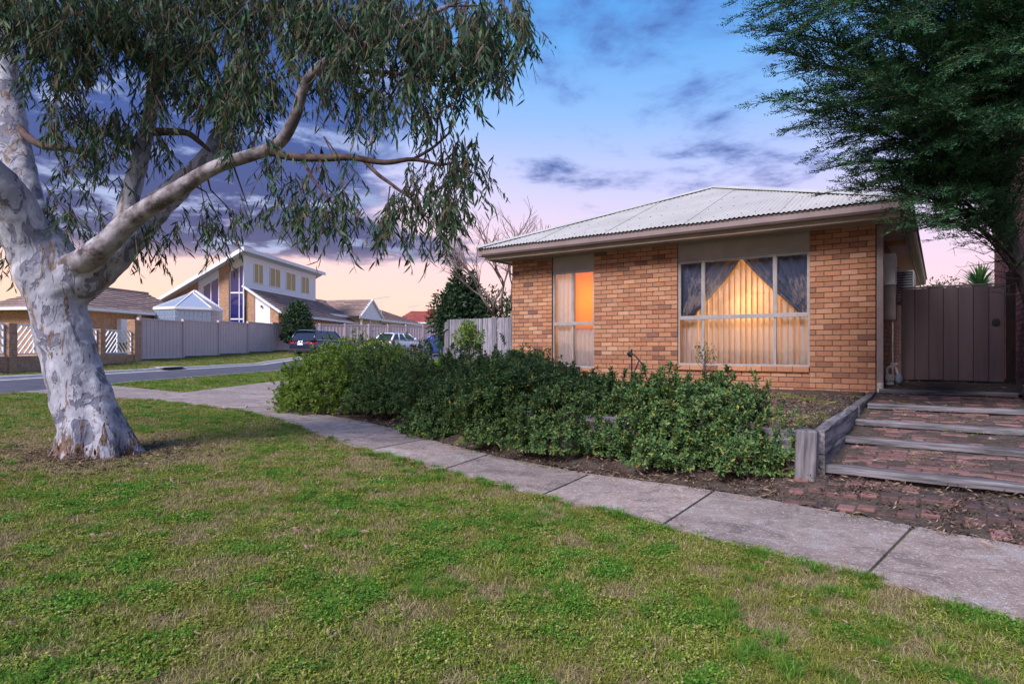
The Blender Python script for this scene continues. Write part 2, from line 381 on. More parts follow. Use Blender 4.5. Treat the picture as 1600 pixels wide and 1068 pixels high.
def cloth(name,c,trans,clear=0):
    m,k=newmat(name); n=k.noise(k.pos,90,4); col=k.mix(k.math('MULTIPLY',n,.5),c,(c[0]*.7,c[1]*.7,c[2]*.7,1))
    k.put(k.b.inputs['Base Color'],col); k.b.inputs['Roughness'].default_value=.9; k.b.inputs['Specular IOR Level'].default_value=.1
    t=k.n('ShaderNodeBsdfTranslucent'); k.put(t.inputs[0],col); mx=k.n('ShaderNodeMixShader'); mx.inputs[0].default_value=trans
    k.link(k.b.outputs[0],mx.inputs[1]); k.link(t.outputs[0],mx.inputs[2]); last=mx.outputs[0]
    if clear:
        tp=k.n('ShaderNodeBsdfTransparent'); m2=k.n('ShaderNodeMixShader'); m2.inputs[0].default_value=clear; k.link(last,m2.inputs[1]); k.link(tp.outputs[0],m2.inputs[2]); last=m2.outputs[0]
    k.link(last,k.out.inputs[0])
cloth('blind_fabric',(.72,.70,.74,1),.25); cloth('shade_drape_blue',(.13,.16,.27,1),.08); cloth('sheer_white',(.82,.82,.88,1),.25,.06); cloth('amber_blind',(.85,.40,.05,1),.6)
# gum bark: pale with blue-grey plates, tan scars and a rough brown foot
m,k=newmat('gum_bark')
mp=k.n('ShaderNodeMapping'); mp.inputs['Scale'].default_value=(1,1,.55); k.link(k.pos,mp.inputs[0]); v=mp.outputs[0]
n0=k.noise(v,2.6,5,.6,.6); n1=k.noise(v,5.5,6,.62,1.1); n5=k.noise(v,13,5,.62,1.0); n2=k.noise(v,15,6,.6,.6); n3=k.noise(v,38,4,.6)
c=k.ramp(n0,[(.35,(.27,.275,.325,1)),(.65,(.40,.40,.45,1))])
c=k.mix(k.math('MULTIPLY',k.sm(n5,.56,.60),.55),c,(.24,.24,.285,1))
c=k.mix(k.math('MULTIPLY',k.sm(n1,.535,.555),.92),c,(.145,.145,.195,1))
c=k.mix(k.math('MULTIPLY',k.sm(n1,.41,.39),.5),c,(.56,.56,.60,1))
mp2=k.n('ShaderNodeMapping'); mp2.inputs['Scale'].default_value=(1.6,1.6,.30); k.link(k.pos,mp2.inputs[0]); n4=k.noise(mp2.outputs[0],7.5,6,.65,.9)
c=k.mix(k.math('MULTIPLY',k.sm(n4,.575,.615),.85),c,k.ramp(n3,[(.4,(.12,.075,.05,1)),(.62,(.30,.19,.12,1))]))
c=k.mix(k.math('MULTIPLY',k.sm(n2,.64,.67),.85),c,(.08,.06,.06,1))
c=k.mix(k.math('MULTIPLY',k.sm(n3,.56,.68),.25),c,(.25,.23,.26,1))
sp=k.n('ShaderNodeSeparateXYZ'); k.link(k.pos,sp.inputs[0])
foot=k.math('ADD',k.math('MULTIPLY',k.sm(sp.outputs[2],.85,.12),.30),k.noise(mp2.outputs[0],11,5,.65,.5))
c=k.mix(k.sm(foot,.73,.80),c,k.ramp(n3,[(.35,(.07,.042,.030,1)),(.65,(.24,.15,.105,1))]))
k.put(k.b.inputs['Base Color'],c); k.b.inputs['Roughness'].default_value=.8; k.b.inputs['Specular IOR Level'].default_value=.2
bump(k,k.math('ADD',k.math('MULTIPLY',k.sm(n1,.53,.58),-.5),k.math('ADD',k.math('MULTIPLY',k.sm(foot,.66,.84),.9),k.math('MULTIPLY',n3,.3))),.6,.03)
mat('bough_bark',(.105,.085,.085,1),(.36,.33,.355,1),6,.85,.5,40,.15,detail=7,lo=.40,hi=.60,bdist=.01)
mat('gum_twig',(.045,.026,.022,1),(.12,.08,.072,1),14,.85,.2)
mat('conifer_bark',(.022,.017,.016,1),(.085,.068,.064,1),18,.95,.7,50,.1,stretch=(1,1,.3),bdist=.02)
mat('fence_bark',(.12,.09,.075,1),(.2,.16,.14,1),18,.95,.4)
leafmat('gum_leaf',[(0,(0.016,0.044,0.024,1)),(.35,(0.031,0.073,0.036,1)),(.65,(0.049,0.104,0.048,1)),(.85,(0.085,0.137,0.054,1)),(.95,(0.111,0.078,0.034,1)),(1,(0.098,0.044,0.026,1))],.5,.25)
leafmat('shrub_leaf',[(0,(0.037,0.088,0.033,1)),(.4,(0.081,0.156,0.053,1)),(.75,(0.138,0.231,0.075,1)),(.93,(0.213,0.300,0.100,1)),(.975,(0.350,0.250,0.037,1)),(1,(0.125,0.075,0.037,1))],.38,.2)
leafmat('bright_leaf',[(0,(0.052,0.109,0.021,1)),(.4,(0.115,0.201,0.030,1)),(.75,(0.190,0.287,0.040,1)),(.95,(0.265,0.356,0.057,1)),(1,(0.253,0.253,0.046,1))],.38,.22)
leafmat('conifer_leaf',[(0,(0.014,0.050,0.026,1)),(.45,(0.030,0.096,0.048,1)),(.8,(0.052,0.144,0.062,1)),(.96,(0.098,0.204,0.066,1)),(1,(0.184,0.204,0.048,1))],.7,.12)
leafmat('dark_leaf',[(0,(.012,.032,.018,1)),(.5,(.028,.062,.028,1)),(.9,(.055,.10,.040,1)),(1,(.08,.12,.05,1))],.5,.12)
leafmat('yucca_leaf',[(0,(.04,.11,.03,1)),(.6,(.07,.17,.045,1)),(1,(.12,.23,.07,1))],.4,.15)
leafmat('succulent_leaf',[(0,(.06,.14,.08,1)),(1,(.13,.24,.13,1))],.4,.1)
leafmat('grey_leaf',[(0,(.05,.065,.045,1)),(.6,(.10,.11,.075,1)),(1,(.16,.14,.10,1))],.6,.15)
leafmat('grass_green',[(0,(0.052,0.078,0.013,1)),(.12,(0.098,0.140,0.018,1)),(.4,(0.172,0.235,0.026,1)),(.66,(0.270,0.336,0.040,1)),(.84,(0.356,0.409,0.066,1)),(.88,(0.460,0.381,0.154,1)),(.95,(0.552,0.448,0.220,1)),(1,(0.230,0.134,0.066,1))],.5,.3,patch=(1.3,(0.253,0.246,0.050,1)))
leafmat('grass_lush',[(0,(0.052,0.131,0.014,1)),(.5,(0.098,0.237,0.024,1)),(1,(0.195,0.350,0.050,1))],.5,.3)
leafmat('grass_dry',[(0,(0.180,0.126,0.063,1)),(.4,(0.324,0.246,0.127,1)),(.75,(0.432,0.348,0.196,1)),(1,(0.192,0.204,0.057,1))],.7,.2)
leafmat('litter',[(0,(.022,.014,.012,1)),(.45,(.060,.037,.028,1)),(.8,(.13,.085,.06,1)),(.96,(.30,.22,.155,1)),(1,(.45,.37,.28,1))],.8,.05)
leafmat('bark_strip',[(0,(.14,.085,.065,1)),(.5,(.27,.18,.14,1)),(1,(.42,.34,.28,1))],.8,.05)
# ground: soil, straw and moss between the blades
m,k=newmat('lawn_soil'); a=k.noise(k.pos,.9,4,.6); b_=k.noise(k.pos,7,5,.65); c_=k.noise(k.pos,45,4,.65)
c=k.ramp(b_,[(.32,(.085,.105,.022,1)),(.5,(.17,.175,.050,1)),(.68,(.30,.245,.13,1))])
c=k.mix(k.math('MULTIPLY',k.sm(a,.48,.62),.6),c,(.22,.175,.10,1)); c=k.mix(k.math('MULTIPLY',k.sm(c_,.5,.66),.5),c,(.06,.045,.025,1))
k.put(k.b.inputs['Base Color'],c); k.b.inputs['Roughness'].default_value=.95; bump(k,k.math('ADD',b_,c_),.8,.03)
m,k=newmat('garden_soil'); b_=k.noise(k.pos,9,5,.65); c_=k.noise(k.pos,60,4,.65)
c=k.ramp(b_,[(.35,(.040,.026,.020,1)),(.6,(.095,.066,.05,1)),(.75,(.15,.12,.08,1))]); c=k.mix(k.math('MULTIPLY',k.sm(c_,.54,.66),.7),c,(.22,.16,.115,1))
k.put(k.b.inputs['Base Color'],c); k.b.inputs['Roughness'].default_value=.95; bump(k,k.math('ADD',b_,c_),.9,.03)
# concrete footpath: mauve-grey aggregate with worn pale patches
m,k=newmat('path_concrete'); a=k.noise(k.pos,1.1,5,.6,.3); b_=k.noise(k.pos,9,6,.7,.4); c_=k.noise(k.pos,130,4,.7); d_=k.noise(k.pos,38,4,.7)
c=k.ramp(b_,[(.3,(.235,.170,.145,1)),(.5,(.34,.255,.215,1)),(.7,(.41,.325,.28,1))])
c=k.mix(k.math('MULTIPLY',k.sm(a,.42,.64),.55),c,(.19,.155,.145,1))
e_=k.noise(k.pos,3.4,6,.7,1.0); c=k.mix(k.math('MULTIPLY',k.sm(e_,.52,.64),.55),c,(.42,.39,.37,1)); c=k.mix(k.math('MULTIPLY',k.sm(e_,.47,.38),.6),c,(.13,.10,.09,1)); c=k.mix(k.math('MULTIPLY',k.sm(d_,.54,.66),.75),c,(.55,.52,.49,1)); c=k.mix(k.math('MULTIPLY',k.sm(c_,.50,.60),.7),c,(.085,.07,.068,1))
ob=k.n('ShaderNodeObjectInfo').outputs['Random']; hs=k.n('ShaderNodeHueSaturation'); k.put(hs.inputs['Value'],k.math('ADD',k.math('MULTIPLY',ob,.22),.88)); k.put(hs.inputs['Color'],c)
k.put(k.b.inputs['Base Color'],hs.outputs[0]); k.b.inputs['Roughness'].default_value=.88; k.b.inputs['Specular IOR Level'].default_value=.25; bump(k,k.math('ADD',k.math('MULTIPLY',c_,.6),k.math('MULTIPLY',d_,.8)),.6,.008)
# ================================================================== plan of the place
# house frame: origin at the right front corner, x along the front wall (right +), y into the depth
HC=(5.62,9.40); HA=math.atan2(-.5755,.818)
hx=np.array((.818,-.5755)); hy=np.array((.5755,.818))
def toloc(X,Y):
    dx=np.asarray(X,float)-HC[0]; dy=np.asarray(Y,float)-HC[1]
    return dx*hx[0]+dy*hx[1], dx*hy[0]+dy*hy[1]
def fromloc(x,y): return (HC[0]+x*hx[0]+y*hy[0], HC[1]+x*hx[1]+y*hy[1])
def road_near(Y): return -9.55+.055*(np.asarray(Y,float)-14)
def road_far(Y): return -14.35+.03*(np.asarray(Y,float)-20)
def zroad(Y): return .31+.042*np.maximum(0,np.asarray(Y,float)-33)+.0*np.asarray(Y,float)
PATH_NEAR=[(5.2,-2.5),(3.9,.2),(3.0,1.55),(2.2,2.55),(1.80,3.10),(1.04,3.96),(.28,4.75),(-.6,5.65),(-1.52,6.58),(-2.6,7.9),(-3.6,9.15),(-4.9,10.3),(-6.6,11.2)]
PATH_FAR=[(6.6,-1.6),(5.2,1.0),(4.2,2.2),(3.3,3.25),(2.63,3.98),(1.72,4.94),(.80,5.62),(-.2,6.55),(-1.0,7.55),(-1.87,8.75),(-2.9,9.75),(-3.7,10.5),(-4.2,11.4)]
FAR_EDGE=PATH_FAR+[(-4.5,13),(-4.5,18),(-4.2,24),(-3.6,32),(-3,45)]
def seg_dist(X,Y,poly):
    """signed distance to a polyline: positive on its right-hand side going along it reversed (house side)"""
    best=np.full(np.shape(X),1e9); sg=np.ones(np.shape(X))
    for (ax,ay),(bx,by) in zip(poly[:-1],poly[1:]):
        dx,dy=bx-ax,by-ay; t=np.clip(((X-ax)*dx+(Y-ay)*dy)/(dx*dx+dy*dy),0,1)
        d=np.hypot(X-ax-t*dx,Y-ay-t*dy); cr=dx*(Y-ay)-dy*(X-ax)
        up=d<best; best=np.where(up,d,best); sg=np.where(up,np.where(cr<0,1,-1),sg)
    return best*sg
BED_Z=.49
def hz(X,Y,step=True):
    X=np.asarray(X,float); Y=np.asarray(Y,float)
    xn=road_near(Y); xf=road_far(Y); zr=zroad(Y)
    t=np.clip((.4-X)/(.4-xn),0,1)
    z=(zr+.03)*(t*.75+.25*t*t)
    d=seg_dist(X,Y,FAR_EDGE); lx,ly=toloc(X,Y)
    back=BED_Z+.31*sst(Y,11.0,14.5)*sst(lx,-3.0,-6.5)+.04*sst(Y,24,40)+np.maximum(0,Y-33)*.02
    # behind the path: mulch strip, then the bed behind the timber wall (right) or a bank (left)
    mul=z+.10*sst(d,.05,.6)
    bank=z+(back-z)*sst(d,.25,2.3)
    wall=np.where(ly>-5.30,np.where(lx>-.11,.06,back),mul) if step else np.where(ly>-5.3,back,mul)
    wl=sst(lx,-4.4,-3.0)
    z2=bank*(1-wl)+wall*wl
    z2=np.where(lx>1.85,np.where(ly>-5.2,.10+.4*sst(ly,-5,-1),mul),z2)
    z=np.where(d>0,z2,z)
    # road, kerb and the bank that rises to the fence across the road
    inroad=(X<xn)&(X>xf); z=np.where(inroad&(Y<60),zr-.05,z)
    zf=.595+.0285*(np.clip(Y,10,60)-28.5)
    tf=np.clip((xf-X)/2.7,0,1); zb=zr+.10+(zf-zr-.10)*(tf**1.3)
    z=np.where(X<=xf,zb,z)
    return z
def hz1(x,y): return float(hz(np.array([x]),np.array([y]))[0])

# ------------------------------------------------------------------ ground sheet
def grid_sheet(name,xs,ys,mat_,dz=0,kind='structure'):
    X,Y=np.meshgrid(xs,ys); Z=hz(X,Y)+dz
    V=np.stack([X,Y,Z],-1).reshape(-1,3); nx=len(xs); ny=len(ys)
    i=np.arange(nx-1)[None,:]+np.arange(ny-1)[:,None]*nx; i=i.ravel()
    Q=np.stack([i,i+1,i+1+nx,i+nx],1)
    o=bulk(name,V,None,mat_,quads=Q,smooth=True); tag(o,kind=kind); return o
xs=np.concatenate([[-600,-300,-150,-80,-50,-35],np.arange(-26,-15.5,1.0),np.arange(-15.5,-8,.25),np.arange(-8,9.01,.1),[10,12,15,20,30,50,90,180,400,700]])
ys=np.concatenate([[-200,-60,-20,-8,-4,-2,-1],np.arange(0,14,.1),np.arange(14,36,.5),np.arange(36,66,1.5),[70,80,100,140,220,400,900]])
grid_sheet('ground',xs,ys,M['lawn_soil'])
# garden soil on the house side of the path (a sheet just above the ground)
def soil_sheet():
    xs=np.arange(-6.5,9.2,.08); ys=np.arange(-1,15,.08); X,Y=np.meshgrid(xs,ys)
    d=seg_dist(X,Y,FAR_EDGE); Z=hz(X,Y)+.020+.025*(fbm(X*3,Y*3,5)-.5)
    V=np.stack([X,Y,Z],-1).reshape(-1,3); nx=len(xs); ny=len(ys)
    i=(np.arange(nx-1)[None,:]+np.arange(ny-1)[:,None]*nx).ravel(); lx,ly=toloc(X,Y)
    ok=((d>-.03-.0*X)&~((lx<.05)&(lx>-7.3)&(ly>.05))&~((lx>0)&(lx<1.8)&(ly>-5.2)&(ly<2)))
    okq=(ok[:-1,:-1]&ok[1:,:-1]&ok[:-1,1:]&ok[1:,1:]).ravel(); i=i[okq]
    o=bulk('garden_bed',V,None,M['garden_soil'],quads=np.stack([i,i+1,i+1+nx,i+nx],1),smooth=True); tag(o,kind='structure')
soil_sheet()
# road
def edge_sheet(name,fa,fb,ys,n,dz,m,zf):
    V=[];ny=len(ys)
    for y in ys:
        a,b=fa(y),fb(y)
        for q in range(n+1):
            t=q/n; V.append((a+(b-a)*t,y,zf(y)+dz+.05*math.sin(math.pi*t)))
    i=(np.arange(n)[None,:]+np.arange(ny-1)[:,None]*(n+1)).ravel()
    o=bulk(name,np.array(V),None,m,quads=np.stack([i,i+1,i+n+2,i+n+1],1),smooth=True); return tag(o,kind='structure')
edge_sheet('road',lambda y:float(road_far(y)),lambda y:float(road_near(y)),np.arange(-30,62,1.0),8,-.012,M['asphalt'],lambda y:float(zroad(y)))
# parking pavement where the street bends right, behind the hedge
mb=MB(); mb.patch(lambda u,v:(-9.4+12*u,34+22*v,float(zroad(34+22*v))+.012+.012*u),6,10); tag(mb.build('street_bend',M['asphalt'],smooth=True),kind='structure')
mb=MB(); mb.patch(lambda u,v:(-14.6+6*u,37+14*v,float(zroad(37+14*v))+.006),4,8); tag(mb.build('parking_pavement',M['asphalt'],smooth=True),kind='structure')
# kerbs: one length per 2.4 m
kb=thing('far_kerb',None,None); tag(kb,kind='structure')
y=-10.0
while y<44:
    gap=.02; y1=y+2.4-gap; mb=MB()
    def sect(yy,s):
        x=float(road_far(yy)); z=float(zroad(yy)); return [(x+.42,yy,z+.006),(x+.16,yy,z+.012),(x+.10,yy,z+.095),(x-.08,yy,z+.105),(x-.10,yy,z-.10),(x+.42,yy,z-.10)]
    if not (21.2<y+1.2<23.6 and False):
        a=sect(y,0);b=sect(y1,1); n=6
        mb.add(a+b,[tuple(range(n-1,-1,-1)),tuple(range(n,2*n))]+[(i,(i+1)%n,n+(i+1)%n,n+i) for i in range(n)])
        o=mb.build('kerb_stone',M['concrete_kerb'],kb)
    y+=2.4
kn=thing('near_kerb',None,None); tag(kn,kind='structure'); y=-4.0
while y<34:
    mb=MB()
    def sect(yy):
        x=float(road_near(yy)); z=float(zroad(yy)); low=.0 if 11.6<yy<14.3 else .055
        return [(x-.28,yy,z+.004),(x-.06,yy,z+.008),(x-.03,yy,z+.012+low),(x+.07,yy,z+.016+low),(x+.08,yy,z-.1),(x-.28,yy,z-.1)]
    a=sect(y);b=sect(y+2.37); n=6
    mb.add(a+b,[tuple(range(n-1,-1,-1)),tuple(range(n,2*n))]+[(i,(i+1)%n,n+(i+1)%n,n+i) for i in range(n)]); mb.build('kerb_stone',M['concrete_kerb'],kn); y+=2.4
# stormwater pit in the far kerb
t=thing('storm_drain','dark stormwater drain opening in the kerb across the road','drain',(float(road_far(25.2))+.13,25.2,float(zroad(25.2))))
mb=MB(); mb.box(.02,.05,-.7,.7,.02,.085); mb.build('opening',M['drain_dark'],t)
mb=MB(); mb.bbox(-.55,.06,-.8,.8,.108,.14,.01); mb.build('lid',M['concrete_kerb'],t)
mb=MB(); mb.box(.05,.22,-.65,.65,-.02,.024); mb.build('grate',M['drain_dark'],t)
# footpath slabs
fp=thing('footpath',None,None); tag(fp,kind='structure')
def rs(poly,n):
    P=np.array(poly); s=np.concatenate([[0],np.cumsum(np.hypot(*np.diff(P,axis=0).T))]); q=np.linspace(0,s[-1],n)
    return np.stack([np.interp(q,s,P[:,0]),np.interp(q,s,P[:,1])],1)
PN=np.array([p for p in bez(PATH_NEAR,8)]); PF=np.array([p for p in bez(PATH_FAR,8)])
def slab(corner_fn,nu,nv,th=.09,lift=.022):
    """corner_fn(u,v)->(x,y); thick slab draped on the ground, inset joint"""
    mb=MB(); pts=[[corner_fn(i/nu,j/nv) for i in range(nu+1)] for j in range(nv+1)]
    vs=[];
    for r in pts:
        for p in r: vs.append((p[0],p[1],0))
    A=np.array(vs); A[:,2]=hz(A[:,0],A[:,1],False)+lift
    c=A[:,:2].mean(0)
    top=[tuple(a) for a in A]; bot=[(a[0],a[1],a[2]-th) for a in A]; n=len(top); w=nu+1
    fs=[(j*w+i,j*w+i+1,(j+1)*w+i+1,(j+1)*w+i) for j in range(nv) for i in range(nu)]
    per=[i for i in range(nu)]+[j*w+nu for j in range(nv)]+[nv*w+i for i in range(nu,0,-1)]+[j*w for j in range(nv,0,-1)]
    # worn, slightly dropped arris: ring between top and side
    fs+=[(per[q],n+per[q],n+per[(q+1)%len(per)],per[(q+1)%len(per)]) for q in range(len(per))]
    mb.add(top+bot,fs); return mb
# joints at the stations seen in the photo, about 1.4 m apart
def path_pt(s,t):
    a=np.array([np.interp(s,np.arange(len(PN)),PN[:,0]),np.interp(s,np.arange(len(PN)),PN[:,1])]); b=np.array([np.interp(s,np.arange(len(PF)),PF[:,0]),np.interp(s,np.arange(len(PF)),PF[:,1])])
    p=a+(b-a)*t; e=.012*(vnoise(p[0]*4,p[1]*4,3)-.5)*(1 if (t<.01 or t>.99) else 0)
    return p+e*3
JN=[0,8,16,24,32,40.5,48.5,56.5,64.5,72,78,84,90,96]
for a,b in zip(JN[:-1],JN[1:]):
    b2=min(b,len(PN)-1); mb=slab(lambda u,v:path_pt(a+.075+(b2-a-.15)*u,v),10,6); mb.build('concrete_slab',M['path_concrete'],fp)
# path along the other street and the ramp to the road
def fx0(y): return -7.0+.045*(y-13)
def fx1(y): return -4.3+.0*(y-13)
P_last_n=PN[-1]; P_last_f=PF[-1]
def q4(p00,p10,p11,p01):
    p=[np.array(q,float) for q in (p00,p10,p11,p01)]
    return lambda u,v:(p[0]*(1-u)+p[1]*u)*(1-v)+(p[3]*(1-u)+p[2]*u)*v
mb=slab(q4(P_last_n+(0,.02),P_last_f+(0,.02),(fx1(13),13),(fx0(13),13)),6,6); mb.build('concrete_slab',M['path_concrete'],fp)
for y in np.arange(13,33,1.6):
    mb=slab(q4((fx0(y),y+.015),(fx1(y),y+.015),(fx1(y+1.6),y+1.6),(fx0(y+1.6),y+1.6)),5,3); mb.build('concrete_slab',M['path_concrete'],fp)
mb=slab(q4((float(road_near(11.7))+.09,11.75),P_last_n+(-.02,0),(fx0(13)-.02,13.0),(float(road_near(14.1))+.09,14.1)),6,5,lift=.016); mb.build('concrete_slab',M['path_concrete'],fp)
t=thing('service_cover','small rectangular utility cover set in the concrete by the corner','cover',(*at(367,640,10.6)[:2],hz1(*at(367,640,10.6)[:2])+.024),.3)
mb=MB(); mb.bbox(-.16,.16,-.12,.12,-.02,.006,.003); mb.build('lid',M['path_concrete'],t)
mb=MB(); [mb.box(x0,x1,y0,y1,-.02,.004) for x0,x1,y0,y1 in ((-.19,-.165,-.15,.15),(.165,.19,-.15,.15),(-.165,.165,-.15,-.125),(-.165,.165,.125,.15))]; mb.build('frame',M['concrete_kerb'],t)
# ================================================================== the brick unit
def HL(x,y,z=0):
    p=fromloc(x,y); return Vector((p[0],p[1],z))
house=thing('brick_house','orange brick single storey house with pale corrugated hip roof and lit windows','house',HL(0,0,0),HA)
WX=6.87; ZB=.36; ZT=3.13; DEPTH=11.5
BW0,BW1=-3.148,-.926; SW0,SW1=-5.852,-4.862     # big and small window openings
BS,BH=.887,2.79; SSL=.80                         # sill and head heights
# mortar core of the walls; the bricks stand 7 mm proud
def wall_core():
    mb=MB(); t=.11
    for x0,x1,z0,z1 in ((BW1,-.0075,ZB,ZT),(SW1,BW0,ZB,ZT),(-WX+.0075,SW0,ZB,ZT),(BW0,BW1,ZB,.76),(SW0,SW1,ZB,SSL-.12)):
        mb.box(x0,x1,.011,t,z0,z1)
    return mb
wall=wall_core().build('wall',M['mortar'],house)
bm_protos={}
def brick_mesh(w,h=.0755,d=.10,b=.005):
    k=(round(w,3),h,d)
    if k not in bm_protos:
        mb=MB(); mb.bbox(0,w,0,d,0,h,b); bm_protos[k]=mb.mesh('brick',M['clay_brick'])
        bm=bmesh.new(); bm.from_mesh(bm_protos[k]); bmesh.ops.recalc_face_normals(bm,faces=bm.faces); bm.to_mesh(bm_protos[k]); bm.free()
    return bm_protos[k]
ROW=.0860; spots=[]
rows=[ZT-.004-(i+1)*ROW for i in range(int((ZT-ZB)/ROW))]
for ri,z in enumerate(rows):
    for x0,x1,zlo,zhi in ((BW1,0,0,9),(SW1,BW0,0,9),(-WX,SW0,0,9),(BW0,BW1,0,BS-.002-.075-.0755),(SW0,SW1,0,SSL-.002-.075-.0755)):
        if not (zlo<=z and z<=zhi): continue
        off=0 if ri%2 else -.12
        x=x1-off*1.0
        # courses start from the right end of each pier, half bricks at the ends
        cur=x1; first=True
        while cur>x0+.02:
            w=.23 if not (first and ri%2) else .11
            a=max(cur-w,x0); 
            if a-x0<.045: a=x0
            spots.append((a,cur-a,z)); cur=a-.010; first=False
# the 300 that show largest = the nearest to the camera
def bkey(s):
    p=HL(s[0],0,s[2]); return p.y + (2.5 if s[2]<.50 else 0) + (.6 if s[2]>3.05 else 0)
spots.sort(key=bkey)
for x,w,z in spots[:300]:
    o=bpy.data.objects.new('brick',brick_mesh(round(w*200)/200)); link(o); o.parent=wall
    o.location=(x,random.uniform(-.0012,.0012),z+random.uniform(-.0012,.0012)); o.rotation_euler=(0,random.uniform(-.003,.003),random.uniform(-.004,.004))
mb=MB()
for x,w,z in spots[300:]:
    j=random.uniform(-.0015,.0015); mb.bbox(x,x+w,j,.10,z,z+.0755,.005)
# right return wall (down the side passage), real bricks too
for ri,z in enumerate(rows):
    cur=.112 if ri%2 else .0025
    while cur<DEPTH-.05:
        w=.23 if cur>.02 else .10
        if not(ri%2) and cur<.02: cur=.112; continue
        mb.bbox(-.10,0,cur,min(cur+w,DEPTH),z,z+.0755,.005); cur+=.24
tag(mb.build('brick_courses',M['clay_brick_far'],wall),kind='stuff')
mb=MB(); mb.box(-.11,-.0075,.111,DEPTH,ZB,ZT); mb.build('side_wall',M['mortar'],house)
mb=MB(); mb.box(-WX+.0075,-WX+.11,.111,DEPTH,ZB,ZT); mb.box(-WX+.11,-.112,DEPTH-.1,DEPTH,ZB,ZT); mb.build('back_wall',M['side_brick'],house)
# roof ------------------------------------------------------------
OV_F,OV_R,OV_L,OV_B=.60,.47,.51,.5
EX0,EX1,EY0,EY1=-WX-OV_L,OV_R,-OV_F,DEPTH+OV_B
ZG=3.315; HWID=(EX1-EX0)/2; AX=(EX0+EX1)/2; RISE=1.58; SL=RISE/HWID
roof=thing('roof',None,None); roof.parent=house
def corr(mb,p,axis,s0,s1,lim,amp=.0115,pitch=.076):
    """corrugated strip: s along the eave, running up the slope to lim(s)"""
    n=max(2,int(round((s1-s0)/pitch*4))); prev=None
    for i in range(n+1):
        s=s0+(s1-s0)*i/n; b=amp*math.sin(2*math.pi*s/pitch); L=max(lim(s),.002)
        cur=(p(s,-.03,b),p(s,L,b))
        if prev: mb.add([prev[0],cur[0],cur[1],prev[1]],[(0,1,2,3)])
        prev=cur
def front_p(s,l,b): return (s,EY0+l,ZG+.03+SL*l+b)
def front_lim(s): return HWID-abs(s-AX)
x=EX0+.02; nsh=0
while x<EX1-.03:
    x1=min(x+.762,EX1-.02); mb=MB(); corr(mb,front_p,0,x-.02,x1,front_lim); o=mb.build('roof_sheet',M['roof_metal'],roof,smooth=True,fix=False); o.location.z=.007*(nsh%2); nsh+=1; x=x1
RY0=EY0+HWID; RY1=EY1-HWID
def side_lim(s): return min(s-EY0,EY1-s,HWID)
for sgn in (1,-1):
    y=EY0+.02
    while y<EY1-.03:
        y1=min(y+.762,EY1-.02); mb=MB()
        p=(lambda s,l,b:(EX1-l,s,ZG+.03+SL*l+b)) if sgn>0 else (lambda s,l,b:(EX0+l,s,ZG+.03+SL*l+b))
        corr(mb,p,1,y,y1,side_lim); mb.build('roof_sheet',M['roof_metal'],roof,smooth=True,fix=False); y=y1
mb=MB(); corr(mb,lambda s,l,b:(s,EY1-l,ZG+.03+SL*l+b),0,EX0+.02,EX1-.02,front_lim); mb.build('roof_sheet',M['roof_metal'],roof,smooth=True,fix=False)
def cap(a,b):
    a=Vector(a);b=Vector(b);t=(b-a).normalized();sd=t.cross(Vector((0,0,1))).normalized();up=sd.cross(t).normalized(); mb=MB()
    prof=[(-.13,-.030),(-.03,.016),(0,.026),(.03,.016),(.13,-.030)]
    vs=[p+sd*u+up*v for p in (a,b) for u,v in prof]; mb.add(vs,[(i,i+1,i+6,i+5) for i in range(4)]); return mb.build('ridge_cap',M['roof_cap'],roof,fix=False)
zc=ZG+.055; zr=ZG+.055+RISE
for c in ((EX0,EY0),(EX1,EY0)): cap((c[0],c[1],zc),(AX,RY0,zr))
for c in ((EX0,EY1),(EX1,EY1)): cap((c[0],c[1],zc),(AX,RY1,zr))
cap((AX,RY0,zr),(AX,RY1,zr))
# roofing screws along the battens
mb=MB()
for l in (.25,1.05,1.95,2.85):
    s=EX0+l+.2
    while s<EX1-l-.1:
        p=front_p(s,l,.014); mb.box(p[0]-.008,p[0]+.008,p[1]-.008,p[1]+.008,p[2]-.004,p[2]+.006); s+=.228
tag(mb.build('roof_screws',M['brown_metal'],roof),kind='stuff')
# gutter, fascia and soffit
def gut(name,a,b,mat_):
    a=Vector(a);b=Vector(b);t=(b-a).normalized();o=t.cross(Vector((0,0,1))).normalized(); mb=MB()
    prof=[(-.012,.0),(.085,.0),(.112,.035),(.112,.118),(.120,.128),(.120,.140),(.104,.140),(.100,.045),(-.0,.02),(-.0,.11),(-.012,.11)]
    n=len(prof); vs=[p+o*u+Vector((0,0,v)) for p in (a,b) for u,v in prof]
    mb.add(vs,[(i,(i+1)%n,n+(i+1)%n,n+i) for i in range(n)]+[tuple(range(n-1,-1,-1)),tuple(range(n,2*n))]); return mb.build(name,mat_,house)
zg=3.178; e=.125
gut('gutter',(EX0-.0,EY0+e-.005,zg),(EX1+.0,EY0+e-.005,zg),M['gutter_paint'])
gut('gutter',(EX1-e+.005,EY0,zg),(EX1-e+.005,EY1,zg),M['gutter_paint'])
gut('gutter',(EX0+e-.005,EY1,zg),(EX0+e-.005,EY0,zg),M['gutter_paint'])
mb=MB(); f0=EY0+.125
mb.box(EX0+.13,EX1-.13,f0,f0+.025,3.10,3.30); mb.build('fascia',M['eave_paint'],house)
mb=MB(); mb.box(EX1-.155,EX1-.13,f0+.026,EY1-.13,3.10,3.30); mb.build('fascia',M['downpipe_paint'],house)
mb=MB(); mb.box(EX0+.13,EX0+.155,f0+.026,EY1-.13,3.10,3.30); mb.build('fascia',M['eave_paint'],house)
